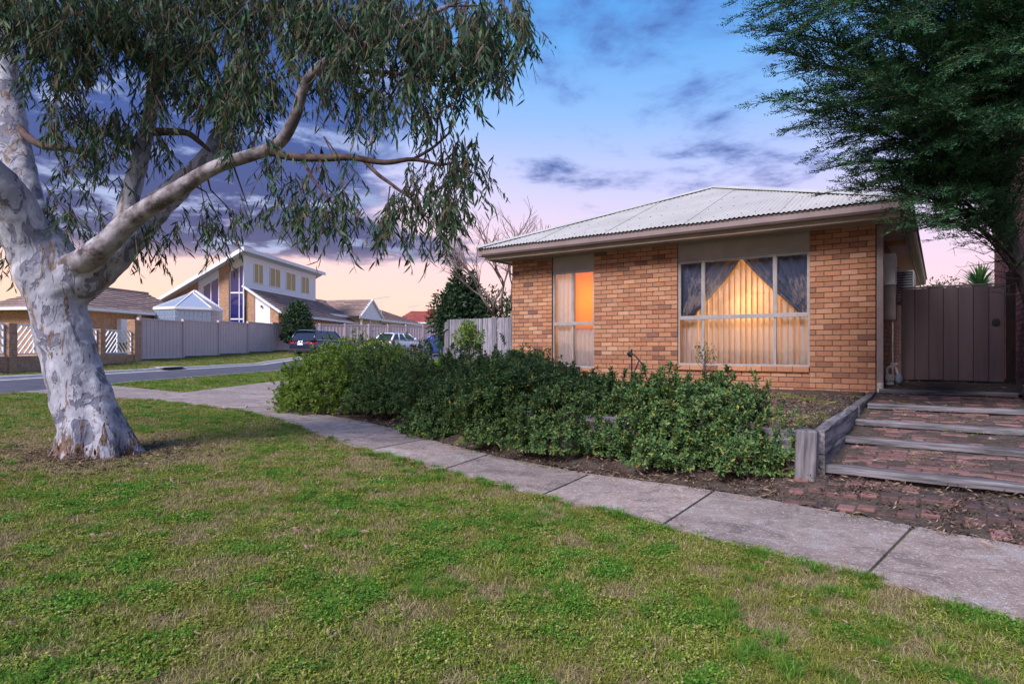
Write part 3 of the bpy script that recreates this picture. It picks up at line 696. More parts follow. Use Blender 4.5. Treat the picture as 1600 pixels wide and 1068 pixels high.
mb=MB(); mb.box(EX0+.156,EX1-.156,f0+.026,-.001,3.131,3.145); mb.box(EX0+.156,EX1-.156,f0+.026,f0+.06,3.112,3.13); mb.box(EX0+.156,EX1-.156,-.03,-.002,3.105,3.13); mb.build('soffit',M['eave_paint'],house)
mb=MB(); mb.box(.001,EX1-.156,.0,EY1-.2,3.131,3.145); mb.box(EX0+.156,-WX-.001,0,EY1-.2,3.131,3.145); mb.build('soffit',M['eave_lining'],house)
mb=MB(); mb.box(.02,EX1-.157,2.05,2.45,3.112,3.130); mb.build('eave_glow_band',M['painted_glow_orange'],house)  # added band: warm glow under the eave, painted as colour
# downpipe at the right corner
mb=MB(); mb.box(.012,.10,.03,.10,.66,3.09); mb.build('downpipe',M['downpipe_paint'],house)
mb=MB(); mb.tube([(.055,.062,.66),(.055,.06,.56),(.07,.02,.50)],.05,10); mb.build('drain_elbow',M['stone'],house)
# panels over the windows
mb=MB(); mb.box(BW0+.002,BW1-.002,.035,.10,BH+.002,ZT-.002); mb.build('lintel_panel',M['fibro_panel'],house)
mb=MB(); mb.box(SW0+.002,SW1-.002,.035,.10,BH+.002,ZT-.002); mb.build('lintel_panel',M['fibro_panel'],house)
# brick-on-edge sills
def sill(x0,x1,ztop):
    n=0; hb=ztop-max(z+.0755+.008 for z in rows if z+.0755<ztop-.07)
    s=thing('window_sill',None,None); s.parent=house; n=int((x1-x0)/.24); w=(x1-x0)/n
    for i in range(n):
        mb=MB(); mb.bbox(0,w-.008,-.045,.09,-hb,0,.005); o=mb.build('brick',M['clay_brick'],s); o.location=(x0+i*w+.004,random.uniform(-.002,.002),ztop+random.uniform(-.001,.001))
    mb=MB(); mb.box(x0+.004,x1-.004,-.035,.085,ztop-hb+.005,ztop-.008); mb.build('mortar_bed',M['mortar'],s)
sill(BW0+.001,BW1-.001,BS-.002); sill(SW0+.001,SW1-.001,SSL-.002)
# windows: aluminium frames, transom, panes
def window(x0,x1,z0,z1,ztr,mull,yd=.05):
    w=thing('window',None,None); w.parent=house; f=.035; d0,d1=yd,yd+.05
    mb=MB(); mb.box(x0,x0+f,d0,d1,z0,z1); mb.box(x1-f,x1,d0,d1,z0,z1); mb.box(x0+f,x1-f,d0,d1,z0,z0+f); mb.box(x0+f,x1-f,d0,d1,z1-f,z1); mb.build('frame',M['window_metal'],w)
    mb=MB(); mb.box(x0+f,x1-f,d0-.012,d1-.002,ztr-.028,ztr+.028); mb.build('transom',M['window_metal'],w)
    for m_ in mull:
        mb=MB(); mb.box(m_-.02,m_+.02,d0+.002,d1-.003,z0+f,ztr-.028); mb.box(m_-.02,m_+.02,d0+.002,d1-.003,ztr+.028,z1-f); mb.build('mullion',M['window_metal'],w)
    ed=[x0+f]+[q for m_ in mull for q in (m_-.02,m_+.02)]+[x1-f]
    for za,zb in ((z0+f,ztr-.028),(ztr+.028,z1-f)):
        for i in range(0,len(ed),2):
            mb=MB(); tl=random.uniform(-.004,.004); ya=d0+.025
            mb.add([(ed[i],ya-tl,za),(ed[i+1],ya+tl,za),(ed[i+1],ya+tl*.4,zb),(ed[i],ya-tl*.6,zb)],[(0,1,2,3)]); mb.build('pane',M['window_glass'],w,fix=False)
    # slim inner sash lines
    mb=MB()
    for za,zb in ((ztr+.028,z1-f),):
        for i in range(0,len(ed),2):
            a,b=ed[i],ed[i+1]; mb.box(a,a+.014,d0+.012,d1-.004,za,zb); mb.box(b-.014,b,d0+.012,d1-.004,za,zb); mb.box(a+.014,b-.014,d0+.012,d1-.004,zb-.014,zb); mb.box(a+.014,b-.014,d0+.012,d1-.004,za,za+.012)
    mb.build('sash',M['window_metal'],w)
BTR=1.745; window(BW0,BW1,BS,BH,BTR,[BW0+.46,BW1-.545]); window(SW0,SW1,SSL,BH,1.70,[SW0+.47])
# rooms behind the glass
def room(x0,x1,d):
    mb=MB(); y0=.115; mb.box(x0-.7,x1+.7,y0+d,y0+d+.05,.45,3.0); mb.box(x0-.75,x0-.7,y0,y0+d,.45,3.0); mb.box(x1+.7,x1+.75,y0,y0+d,.45,3.0); mb.box(x0-.7,x1+.7,y0,y0+d,.40,.45); mb.box(x0-.7,x1+.7,y0,y0+d,3.0,3.05)
    for a,b in ((x0-.7,x0),(x1,x1+.7)): mb.box(a,b,y0-.003,y0+.02,.45,3.0)
    return mb.build('room',M['room_paint'],house)
room(BW0,BW1,2.6); room(SW0+.0,SW1,2.2)
def lamp(x,y,z,p,r=.12):
    l=bpy.data.lights.new('room_lamp','POINT'); l.energy=p; l.color=(1,.40,.07); l.shadow_soft_size=r; o=bpy.data.objects.new('room_lamp',l); link(o); o.location=HL(x,y,z); return o
ax0=(BW0+BW1)/2; LAMP_BIG,LAMP_SMALL=26,22
lamp(ax0-.10,.62,1.95,LAMP_BIG*.8); lamp(ax0+.14,.66,2.1,LAMP_BIG*.8); lamp(SW1-.22,.75,2.2,LAMP_SMALL)
# vertical blind in the big window: each vane a slat
vb=thing('vertical_blind','pale vertical slat blind glowing orange in the large front window','blind',HL(BW0,.24,0),HA)
n=23; wv=(BW1-BW0)/n
mb=MB(); mb.bbox(0,BW1-BW0,-.02,.02,2.76,2.80,.004); mb.build('head_rail',M['white_paint'],vb)
mbs=MB(); ww=.085
prof=[(math.cos(a)*0+ww*(i/6-.5),.010*math.sin(math.pi*i/6)) for i,a in enumerate(range(7))]
vs=[(u,v,z) for z in (.90,2.76) for u,v in prof]; mbs.add(vs,[(i,i+1,i+8,i+7) for i in range(6)])
vm=mbs.mesh('slat',M['blind_fabric'])
for i in range(n):
    o=bpy.data.objects.new('slat',vm); link(o); o.parent=vb; o.location=((i+.5)*wv,random.uniform(-.006,.006),0); o.rotation_euler=(0,0,random.uniform(.45,.95) if 2<i<n-2 else .1)
# added dark drapes in an A shape, standing in for shaded blind and reflections
def swag(name,lab,x_top,x_bot,x_out,zt,zb):
    c=thing(name,lab,'curtain',HL(0,.165,0),HA); mb=MB(); nu,nv=40,14
    def fn(u,v):
        z=zb+(zt-zb)*v; sag=.07*math.sin(math.pi*v)
        xi=x_bot+(x_top-x_bot)*(v**1.15)+ (sag if x_top<x_bot else -sag)*(-1)
        x=x_out+(xi-x_out)*u
        return (x,.016*math.sin(u*nu*.95)+.01*math.sin(3*v+u*5),z)
    mb.patch(fn,nu*3,nv); mb.build('cloth',M['shade_drape_blue'],c,smooth=True,fix=False)
ax=(BW0+BW1)/2-.02
swag('curtain','dark blue drape standing in for the shaded blind over the left half of the large window',ax-.0,BW0+.27,BW0+.01,2.765,1.79)
swag('curtain','dark blue drape standing in for the shaded blind over the right half of the large window',ax+.02,BW1-.20,BW1-.01,2.765,1.79)
# small window: sheer curtains and an amber blind
def sheer(name,lab,x0,x1,z0,z1,amp,mat_,y=.18):
    c=thing(name,lab,'curtain',HL(0,y,0),HA); mb=MB()
    mb.patch(lambda u,v:(x0+(x1-x0)*u,amp*math.sin(u*(x1-x0)*62+1.5*math.sin(v*3))*(1-.4*v),z0+(z1-z0)*v),60,6); mb.build('cloth',M[mat_],c,smooth=True,fix=False)
xm=SW0+.47
sheer('sheer_curtain','white sheer curtain filling the left half of the narrow window',SW0+.01,xm-.07,SSL,2.76,.022,'sheer_white')
sheer('sheer_curtain','short white gathered curtain low in the right half of the narrow window',xm-.06,SW1-.01,SSL,1.60,.03,'sheer_white')
sheer('roller_blind','plain amber blind lit from inside in the narrow window',xm-.02,SW1-.01,1.5,2.76,.002,'amber_blind',.22)
# services on the side wall
t=thing('meter_box','grey louvred metal meter box high on the side wall','meter box',HL(.0,.45,0),HA)
mb=MB(); mb.bbox(.012,.235,-.0,.34,2.20,2.70,.008); mb.build('case',M['grey_metal'],t)
mb=MB()
for i in range(22): mb.box(.02,.225,-.008,0.001,2.23+i*.021,2.242+i*.021)
for i in range(14): mb.box(.234,.243,.02,.32,2.23+i*.032,2.246+i*.032)
tag(mb.build('louvre',M['grey_metal'],t),kind='stuff')
t=thing('switch_box','brown metal switchboard box below the grey meter box','switchboard',HL(.0,.45,0),HA)
mb=MB(); mb.bbox(.012,.245,.0,.36,1.64,2.19,.006); mb.build('case',M['brown_metal'],t)
mb=MB(); mb.box(.03,.22,-.006,.001,1.67,2.16); mb.build('door',M['brown_metal'],t); mb=MB(); mb.tube([(.20,.05,1.64),(.20,.05,.68)],.012,8); mb.build('conduit',M['stone'],t)
t=thing('air_conditioner','white split air conditioner unit up on the side wall','air conditioner',HL(0,2.9,0),HA)
mb=MB(); mb.bbox(.10,.42,.0,.80,2.12,2.68,.02); mb.build('case',M['white_paint'],t)
mb=MB()
for i in range(10): mb.box(.14,.38,-.012,.001,2.17+i*.048,2.195+i*.048)
mb.build('grille',M['grey_metal'],t)
mb=MB(); mb.box(.13,.39,-.004,.002,2.15,2.65); mb.build('coil',M['black_iron'],t)
mb=MB(); mb.box(0,.44,.1,.14,2.06,2.10); mb.box(0,.44,.62,.66,2.06,2.10); mb.build('bracket',M['grey_metal'],t)
mb=MB(); mb.tube(bez([(.05,-.05,2.2),(.03,-.1,2.35),(.04,-.1,2.6),(.10,-.06,2.7),(.2,.02,2.66)],5),.03,8); mb.build('pipe',M['white_paint'],t,smooth=True)
t=thing('gas_meter','small grey gas meter with pipes at the foot of the gate','gas meter',HL(.20,.62,.60),HA)
def lathe(mb,pr,n=12,cx=0,cy=0):
    vs=[(cx+r*math.cos(2*math.pi*q/n),cy+r*math.sin(2*math.pi*q/n),z) for r,z in pr for q in range(n)]
    fs=[(i*n+q,i*n+(q+1)%n,(i+1)*n+(q+1)%n,(i+1)*n+q) for i in range(len(pr)-1) for q in range(n)]+[tuple(range(n-1,-1,-1)),tuple((len(pr)-1)*n+q for q in range(n))]
    return mb.add(vs,fs)
mb=MB(); mb.bbox(-.11,.02,-.07,.07,.06,.17,.02); mb.bbox(-.10,.01,-.06,.06,-.02,.065,.025); mb.build('case',M['meter_grey'],t)
mb=MB(); lathe(mb,[(.03,.02),(.055,.05),(.06,.10),(.045,.16),(.02,.19)],12,.075,0); mb.build('regulator',M['meter_blue'],t,smooth=True)
mb=MB(); mb.tube(bez([(-.08,0,.17),(-.08,0,.27),(0,0,.30),(.04,0,.26),(.06,0,.18)],5),.02,8); mb.tube([(.01,0,.28),(.01,0,.36)],.03,8); mb.tube([(-.04,0,.33),(.06,0,.34)],.022,8); mb.build('pipe',M['meter_grey'],t,smooth=True)
mb=MB(); mb.bbox(.03,.065,-.04,-.01,-.03,.005,.004); mb.build('tag',M['yellow_plastic'],t)
# ------------------------------------------------------------------ gate
gx0,gx1,gy=.285,1.765,1.12
g=thing('side_gate','dark plum timber gate of wide vertical boards beside the house','gate',HL(gx0,gy,0),HA)
GW=gx1-gx0-.13; nb=7
for i in range(nb):
    mb=MB(); w=GW/nb; mb.bbox(0,w-.006,0,.022,.675,2.17,.004); o=mb.build('board',M['gate_paint'],g); o.location=(i*w,random.uniform(-.002,.002),random.uniform(-.004,.006))
mb=MB(); mb.box(.0,GW,.0235,.028,.68,2.165); mb.build('backing',M['dark_post'],g)
mb=MB(); mb.box(.0,GW,.029,.06,.78,.86); mb.box(.0,GW,.029,.06,1.95,2.03); mb.build('rail',M['dark_post'],g)
mb=MB(); mb.bbox(-.01,GW+.01,-.006,.05,2.178,2.205,.004); mb.build('top_cap',M['brown_metal'],g)
mb=MB(); mb.bbox(GW+.012,GW+.125,-.05,.07,.55,2.36,.006); mb.build('post',M['dark_post'],g)
mb=MB(); mb.tube([(GW-.11,-.004,1.60),(GW-.11,-.03,1.60)],.052,16); mb.build('latch',M['black_iron'],g)
# ------------------------------------------------------------------ steps
st=thing('garden_steps','five weathered timber sleeper steps filled with old red brick paving','steps',HL(0,0,0),HA)
STEP=[(-5.27,.21),(-4.0,.30),(-3.13,.39),(-1.91,.48),(-.05,.57)]; SX0,SX1=.05,1.70
def rough_bar(x0,x1,y0,y1,z0,z1,seed):
    mb=MB(); n=18; rg=random.Random(seed)
    pr=[(y0,z0),(y0,z1-.012),(y0+.012,z1),(y1-.01,z1),(y1,z1-.01),(y1,z0)]; vs=[];
    for i in range(n+1):
        x=x0+(x1-x0)*i/n; s=.006*math.sin(i*.7+seed); 
        for q,(a,b) in enumerate(pr): vs.append((x,a+s+rg.uniform(-.003,.003),b+rg.uniform(-.004,.004)*(1 if b>z0 else 0)))
    m_=len(pr); fs=[(i*m_+q,i*m_+(q+1)%m_,(i+1)*m_+(q+1)%m_,(i+1)*m_+q) for i in range(n) for q in range(m_)]+[tuple(range(m_-1,-1,-1)),tuple(n*m_+q for q in range(m_))]
    return mb.add(vs,fs)
for i,(y,z) in enumerate(STEP):
    x1=SX1+(.6 if i==0 else .25 if i==1 else .0)
    o=rough_bar(SX0,x1,y,y+.115,z-.058,z,i).build('sleeper',M['sleeper_wood'],st); o.rotation_euler=(0,random.uniform(-.004,.004),random.uniform(-.006,.006))
    if i in (1,4): o=rough_bar(SX0+.03,x1,y+.03,y+.11,z-.16,z-.066,i+20).build('sleeper',M['sleeper_wood'],st)
# soil under the bricks
def tread_soil(y0,y1,z0,z1,name='tread_fill',x0=SX0-.05,x1=SX1+.15):
    mb=MB(); nx,ny=44,max(6,int((y1-y0)/.05))
    mb.patch(lambda u,v:(x0+(x1-x0)*u,y0+(y1-y0)*v,z0+(z1-z0)*v+.040*(fbm(np.array([u*14]),np.array([(y0+v*(y1-y0))*7]),11)[0]-.55)),nx,ny); mb.build(name,M['garden_soil'],st,smooth=True,fix=False)
spans=[]
for i in range(5):
    y0=STEP[i][0]+.10; z0=STEP[i][1]-.016; y1=STEP[i+1][0]+.06 if i<4 else 1.6; z1=(STEP[i+1][1]-.062) if i<4 else .695
    spans.append((y0+.02,y1-.05,z0,z1)); tread_soil(y0-.02,y1,z0-.004,z1-.004)
    # solid fill so no gap shows under the timber
    mb=MB(); mb.box(SX0-.04,SX1+.12,STEP[i][0]+.05,y1,-.2,min(z0,z1)-.045); mb.build('riser_fill',M['garden_soil'],st)
pm={}
def paver(w,l):
    k=(w,l)
    if k not in pm:
        mb=MB(); mb.bbox(-w/2,w/2,-l/2,l/2,-.06,0,.007); me=mb.mesh('brick',M['paving_brick']); bm=bmesh.new(); bm.from_mesh(me); bmesh.ops.recalc_face_normals(bm,faces=bm.faces); bm.to_mesh(me); bm.free(); pm[k]=me
    return pm[k]
nbk=0
for si,(y0,y1,z0,z1) in enumerate(spans):
    ys_=np.arange(y0+.06,y1-.04,.122) if si!=1 else np.arange(y0+.06,y1-.05,.122)
    for r_,yy in enumerate(ys_):
        xx=SX0+.06+(.115 if r_%2 else 0)
        while xx<SX1+.0:
            keep=fbm(np.array([xx*2.6]),np.array([yy*2.6]),21)[0]
            if keep>.37 and nbk<248 and not(si==4 and yy>1.05):
                o=bpy.data.objects.new('brick',paver(.228,.110)); link(o); o.parent=st
                t_=(yy-y0)/(y1-y0); o.location=(xx+.11+random.uniform(-.005,.005),yy+random.uniform(-.004,.004),z0+(z1-z0)*t_+random.uniform(-.012,.004)); o.rotation_euler=(random.uniform(-.03,.03),random.uniform(-.03,.03),random.uniform(-.03,.03)); nbk+=1
            xx+=.236
# brick apron between the lowest step and the path
pv=thing('brick_apron',None,None,HL(0,0,0),HA); tag(pv,kind='structure')
for c in range(22):
    for r_ in range(4):
        x=-.72+c*.123; y=-5.42-.235*r_+(.05 if c%3==0 else 0)
        X,Y=fromloc(x,y); d=float(seg_dist(np.array([X]),np.array([Y]),FAR_EDGE)[0])
        if d<.10: continue
        keep=fbm(np.array([x*2.1]),np.array([y*2.1]),33)[0]
        if (x<-.25 and keep<.56) or keep<.38 or (r_==0 and keep<.55): continue
        o=bpy.data.objects.new('brick',paver(.112,.226)); link(o); o.parent=pv
        o.location=(x+random.uniform(-.006,.006),y+random.uniform(-.006,.006),hz1(X,Y)+.026+random.uniform(-.012,.006)); o.rotation_euler=(random.uniform(-.04,.04),random.uniform(-.05,.05),random.uniform(-.05,.05))
# ------------------------------------------------------------------ timber retaining walls
rw=thing('retaining_wall','weathered grey timber sleeper wall holding up the garden bed','retaining wall',HL(0,0,0),HA)
for a,b in ((-.07,-1.6),(-1.61,-3.05)):
    for k_,(z0,z1) in enumerate(((.11,.30),(.305,.50))):
        o=rough_bar(b,a,-5.40,-5.32,z0,z1,int(a*10)+k_).build('sleeper',M['sleeper_wood'],rw)
mb=MB(); mb.bbox(-.17,-.01,-5.50,-5.36,-.1,.515,.012); o=mb.build('post',M['sleeper_post'],rw); o.rotation_euler=(0,.02,0)
def rough_y(x0,x1,y0,y1,z0a,z1a,z0b,z1b,seed):
    mb=MB(); n=20; rg=random.Random(seed); vs=[]
    for i in range(n+1):
        t=i/n; y=y0+(y1-y0)*t; z0=z0a+(z0b-z0a)*t; z1=z1a+(z1b-z1a)*t; s=.008*math.sin(i*.5+seed)
        vs+=[(x0+s,y,z0),(x0+s,y,z1-.01),(x0+.012+s,y,z1+rg.uniform(-.004,.004)),(x1-.012+s,y,z1+rg.uniform(-.004,.004)),(x1+s,y,z1-.012+rg.uniform(-.003,.003)),(x1+s,y,z0)]
    m_=6; fs=[(i*m_+q,i*m_+(q+1)%m_,(i+1)*m_+(q+1)%m_,(i+1)*m_+q) for i in range(n) for q in range(m_)]+[tuple(range(m_-1,-1,-1)),tuple(n*m_+q for q in range(m_))]
    return mb.add(vs,fs)
rough_y(-.06,.03,-5.34,-2.7,.315,.515,.33,.515,1).build('sleeper',M['sleeper_side'],rw)
rough_y(-.06,.03,-2.68,-.22,.33,.515,.42,.54,2).build('sleeper',M['sleeper_side'],rw)
rough_y(-.055,.035,-5.33,-3.2,.10,.305,.12,.32,3).build('sleeper',M['sleeper_side'],rw)
er=thing('edging_sleeper','dark timber edging running up the right side of the steps','edging',HL(0,0,0),HA)
rough_y(1.735,1.80,-3.6,-.2,.30,.47,.55,.70,8).build('sleeper',M['sleeper_side'],er); rough_y(1.80,1.90,-1.5,-.1,.5,.72,.6,.80,9).build('sleeper',M['dark_post'],er)
# neighbour's red brick wall down the right side of the passage
nw=thing('red_brick_wall','tall red brick side wall of the neighbouring house, behind the conifer','wall',HL(1.90,0,0),HA)
mb=MB(); mb.prism([(-1.6,-.1),(8.0,-.1),(8.0,4.0),(7.0,4.45),(4.0,5.7),(-1.6,5.7)],.0075,.22,'x'); mb.build('mortar',M['mortar'],nw)
mb=MB(); ri=0; z=.2
while z<5.6:
    cur=-1.6-(.12 if ri%2 else 0)
    ymax=8.0 if z<4.0 else (8.0-(z-4.0)/.4186)
    while cur<ymax-.05:
        mb.bbox(0,.10,cur,min(cur+.23,ymax),z,z+.0755,.005); cur+=.24
    z+=.086; ri+=1
tag(mb.build('brick_courses',M['red_brick'],nw),kind='stuff')
# ================================================================== across the road
def frame(o,d):
    """origin, street direction -> (Empty rotation) local y along d, local x to its right"""
    return math.atan2(d[1],d[0])-math.pi/2
def loc2w(o,rz,x,y):
    c,s=math.cos(rz),math.sin(rz); return (o[0]+x*c-y*s,o[1]+x*s+y*c)
# steel sheet fence ------------------------------------------------
sf=thing('steel_fence','long mauve grey ribbed steel fence on the bank across the road','fence',(-17.5,28.5,0))
FL=[(-17.5,28.5),(-16.6,46),(-11.9,50.5),(-5.5,58)]
def fz(Y): return .595+.0285*(min(Y,46)-28.5)+.022*max(0,Y-46)
segs=[]
for (ax,ay),(bx,by),n in ((FL[0],FL[1],5),(FL[1],FL[2],3),(FL[2],FL[3],5)):
    for i in range(n): segs.append(((ax+(bx-ax)*i/n,ay+(by-ay)*i/n),(ax+(bx-ax)*(i+1)/n,ay+(by-ay)*(i+1)/n)))
FH=2.0
for i,(a,b) in enumerate(segs):
    a=np.array(a);b=np.array(b);L=np.linalg.norm(b-a);d=(b-a)/L;nn=np.array((d[1],-d[0]))
    z=(fz(a[1])+fz(b[1]))/2+(.0); za=z+.10
    def P(s,o,zz): q=a+d*s+nn*o; return (q[0]+17.5,q[1]-28.5,zz)
    # ribbed sheet
    mb=MB(); prev=None; s=.06; pitch=.30; pat=((0,0),(.17,0),(.19,.028),(.24,.028),(.26,0))
    pts=[]
    while s<L-.06:
        for u,o in pat:
            if s+u<L-.05: pts.append((s+u,o))
        s+=pitch
    pts.append((L-.05,0))
    vs=[P(u,o,zz) for zz in (za,z+FH-.05) for u,o in pts]; k_=len(pts)
    mb.add(vs,[(q,q+1,k_+q+1,k_+q) for q in range(k_-1)]); mb.build('panel',M['fence_steel'],sf,fix=False)
    for z0,z1 in ((za-.03,za+.03),(z+FH-.07,z+FH)):
        mb=MB(); c=[P(.05,-.02,z0),P(L-.05,-.02,z0),P(L-.05,.045,z0),P(.05,.045,z0),P(.05,-.02,z1),P(L-.05,-.02,z1),P(L-.05,.045,z1),P(.05,.045,z1)]
        mb.add(c,[(3,2,1,0),(4,5,6,7),(0,1,5,4),(1,2,6,5),(2,3,7,6),(3,0,4,7)]); mb.build('rail',M['fence_steel'],sf)
    mb=MB(); zz=fz(a[1]); c=[P(-.06,-.06,zz-.3),P(.06,-.06,zz-.3),P(.06,.07,zz-.3),P(-.06,.07,zz-.3)]; c2=[(p[0],p[1],zz+FH+.06) for p in c]
    mb.add(c+c2,[(3,2,1,0),(4,5,6,7),(0,1,5,4),(1,2,6,5),(2,3,7,6),(3,0,4,7)]); mb.build('post',M['fence_steel'],sf)
    mb=MB(); c=[P(0,.0,z-.5),P(L,.0,z-.5),P(L,.05,z-.5),P(0,.05,z-.5),P(0,.0,za-.031),P(L,.0,za-.031),P(L,.05,za-.031),P(0,.05,za-.031)]
    mb.add(c,[(3,2,1,0),(4,5,6,7),(0,1,5,4),(1,2,6,5),(2,3,7,6),(3,0,4,7)]); mb.build('plinth',M['sleeper_wood'],sf)
# low brick wall with white fan-pattern panels ----------------------
A0=np.array((-17.45,28.3)); A1=np.array((-15.6,17.2)); bd=(A1-A0)/np.linalg.norm(A1-A0); BL=np.linalg.norm(A1-A0)
brz=math.atan2(bd[1],bd[0])
bf=thing('front_brick_wall','low mixed brick front wall with white lattice panels across the road','wall',(A0[0],A0[1],0),brz)
zb0=.62
mb=MB(); mb.bbox(0,BL,-.11,.11,zb0-.5,zb0+.33,.01); mb.build('wall_base',M['mixed_brick'],bf)
piers=[.0,.55,3.55,6.2,8.9,BL-.35]
for i,p in enumerate([.0,.02,3.3,6.3,9.0]):
    if i==0: mb=MB(); mb.bbox(-.05,.62,-.17,.17,zb0-.5,2.52,.01); mb.build('pier',M['mixed_brick'],bf); continue
    if i==1: continue
    mb=MB(); mb.bbox(p,p+.40,-.16,.16,zb0-.5,2.0,.01); mb.build('pier',M['mixed_brick'],bf)
def fan(x0,x1,z0,z1):
    pn=thing('lattice_panel',None,None); pn.parent=bf; w=.05
    mb=MB(); mb.bar((x0,0,z0),(x1,0,z0),w,w); mb.bar((x0,0,z1),(x1,0,z1),w,w); mb.bar((x0,0,z0),(x0,0,z1),w,w,(0,1,0)); mb.bar((x1,0,z0),(x1,0,z1),w,w,(0,1,0)); mb.build('panel_frame',M['white_paint'],pn)
    xm=(x0+x1)/2; mb=MB(); mb.bar((xm,0,z0),(xm,0,z1),w,w,(0,1,0))
    h=z1-z0; wd=(x1-x0)/2
    for sg in (-1,1):
        for c in (-.75,-.5,-.25,0,.25,.5,.75):          # parallel raked bars, mirrored about the middle post
            # line z = z1 - (u - c) * h, u in 0..1 measured from the middle post outwards
            u0=max(0,c); u1=min(1,1+c)
            if u1-u0<.12: continue
            mb.bar((xm+sg*wd*u0,.004*sg,z1-(u0-c)*h),(xm+sg*wd*u1,.004*sg,z1-(u1-c)*h),.036,.036)
    mb.bar((x0,-.02,z0+h*.5),(x0+wd*.5,-.02,z1),.034,.034); mb.bar((x1,-.02,z0+h*.5),(x1-wd*.5,-.02,z1),.034,.034)
    mb.build('bars',M['white_paint'],pn)
for a,b in ((.66,3.26),(3.74,6.26),(6.74,8.96),(9.44,BL-.05)): fan(a,b,zb0+.40,1.98)
# house helper ------------------------------------------------------
def tiled(mb,quad,step=.34):
    """tile courses as stepped strips on a planar quad: (e0,e1) eave ends, (r0,r1) ridge ends"""
    e0,e1,r0,r1=[Vector(p) for p in quad]; n=max(3,int(((r0+r1)/2-(e0+e1)/2).length/step)); nv=(e1-e0).cross(r0-e0).normalized()
    if nv.z<0: nv=-nv
    for i in range(n):
        t0,t1=i/n,(i+1)/n
        a,b,c,d=e0.lerp(r0,t0),e1.lerp(r1,t0),e1.lerp(r1,t1),e0.lerp(r0,t1)
        m_=max(1,int((b-a).length/.9))
        for q in range(m_):
            f0,f1=q/m_,(q+1)/m_; up=nv*(.05+.012*((q+i)%2))
            p=[a.lerp(b,f0)+up,a.lerp(b,f1)+up,d.lerp(c,f1)+nv*.012,d.lerp(c,f0)+nv*.012,a.lerp(b,f0),a.lerp(b,f1)]
            mb.add(p,[(0,1,2,3),(4,5,1,0)])
# two storey house --------------------------------------------------
O2=(-19.9,45.0); rz2=-math.atan2(.09,.996)
h2=thing('two_storey_house','white and brick two storey house with a slanting skillion roof across the road','house',(O2[0],O2[1],0),rz2)
Lh=13.0
mb=MB(); mb.box(-.15,0,.05,Lh,4.4,8.15); mb.build('upper_wall',M['white_paint'],h2)
mb=MB()
for i in range(14):
    z=5.35+i*.2; mb.add([(.004,.0,z),(.034,.0,z),(.008,.0,z+.198),(.004,Lh,z),(.034,Lh,z),(.008,Lh,z+.198)],[(0,1,2),(5,4,3),(0,3,4,1),(1,4,5,2),(2,5,3,0)])
tag(mb.build('cladding',M['white_paint'],h2),kind='stuff')
for y0,y1 in ((1.46,2.86),(3.95,5.74),(6.84,8.6),(9.8,11.4)):
    w=thing('window',None,None); w.parent=h2; za,zb=6.22,7.78
    mb=MB(); f=.06; mb.box(.03,.075,y0,y0+f,za,zb); mb.box(.03,.075,y1-f,y1,za,zb); mb.box(.03,.075,y0+f,y1-f,za,za+f); mb.box(.03,.075,y0+f,y1-f,zb-f,zb); m_=(y0+y1)/2; mb.box(.03,.075,m_-.05,m_+.05,za+f,zb-f); mb.build('frame',M['white_paint'],w)
    for a,b in ((y0+f,m_-.05),(m_+.05,y1-f)):
        mb=MB(); mb.box(.028,.05,a,b,za+f,zb-f); mb.build('pane',M['louvre_amber'],w)
        mb=MB()
        for i in range(8): mb.box(.05,.058,a,b,za+.12+i*.17,za+.135+i*.17)
        mb.build('louvre_lines',M['brown_metal'],w)
# skillion roof slab with fascia
zt=lambda x:8.42+(x-.5)*.56
mb=MB(); mb.prism([(-6.4,zt(-6.4)),(.55,zt(.55)),(.55,zt(.55)+.10),(-6.4,zt(-6.4)+.10)],-.95,Lh+.9,'y'); mb.build('roof',M['grey_metal'],h2)
mb=MB(); mb.prism([(-6.45,zt(-6.45)-.12),(.60,zt(.6)-.16),(.60,zt(.6)+.16),(-6.45,zt(-6.45)+.12)],-1.01,-.955,'y'); mb.box(.555,.62,-1.0,Lh+.95,zt(.55)-.16,zt(.55)+.12); mb.build('fascia',M['white_paint'],h2)
# gable end facing the viewer
def poly(mb,pts,y0,y1): mb.prism(pts,y0,y1,'y')
mb=MB(); poly(mb,[(-6.2,0),(-3.5,0),(-3.5,zt(-3.5)),(-6.2,zt(-6.2))],.0,.2); poly(mb,[(-1.8,0),(-1.05,0),(-1.05,zt(-1.05)),(-1.8,zt(-1.8))],-.12,.2); mb.build('brick_wall',M['mixed_brick'],h2)
mb=MB(); poly(mb,[(-3.498,0),(-1.802,0),(-1.802,zt(-1.8)),(-3.498,zt(-3.5))],.02,.2); mb.build('panel_wall',M['white_paint'],h2)
mb=MB()
for i in range(24):
    z=1.5+i*.22; x0=-3.49; xx=-1.81
    top=zt(-3.4)
    if z<top: mb.box(x0,xx,-.0,.019,z,z+.205)
    elif z<zt(-1.9): mb.box(max(x0,(z+.2-8.42)/.56+.5),xx,-.0,.019,z,z+.205)
tag(mb.build('gable_cladding',M['white_paint'],h2),kind='stuff')
w=thing('window',None,None); w.parent=h2
for a,b in ((-3.05,-2.50),(-2.44,-1.95)):
    mb=MB(); poly(mb,[(a,zt(a)-2.55 if a<-2.6 else zt(a)-2.9),(b,zt(b)-2.95 if b<-2.3 else zt(b)-3.2),(b,zt(b)-.62),(a,zt(a)-.62)],-.03,.0); mb.build('pane',M['blue_glass'],w)
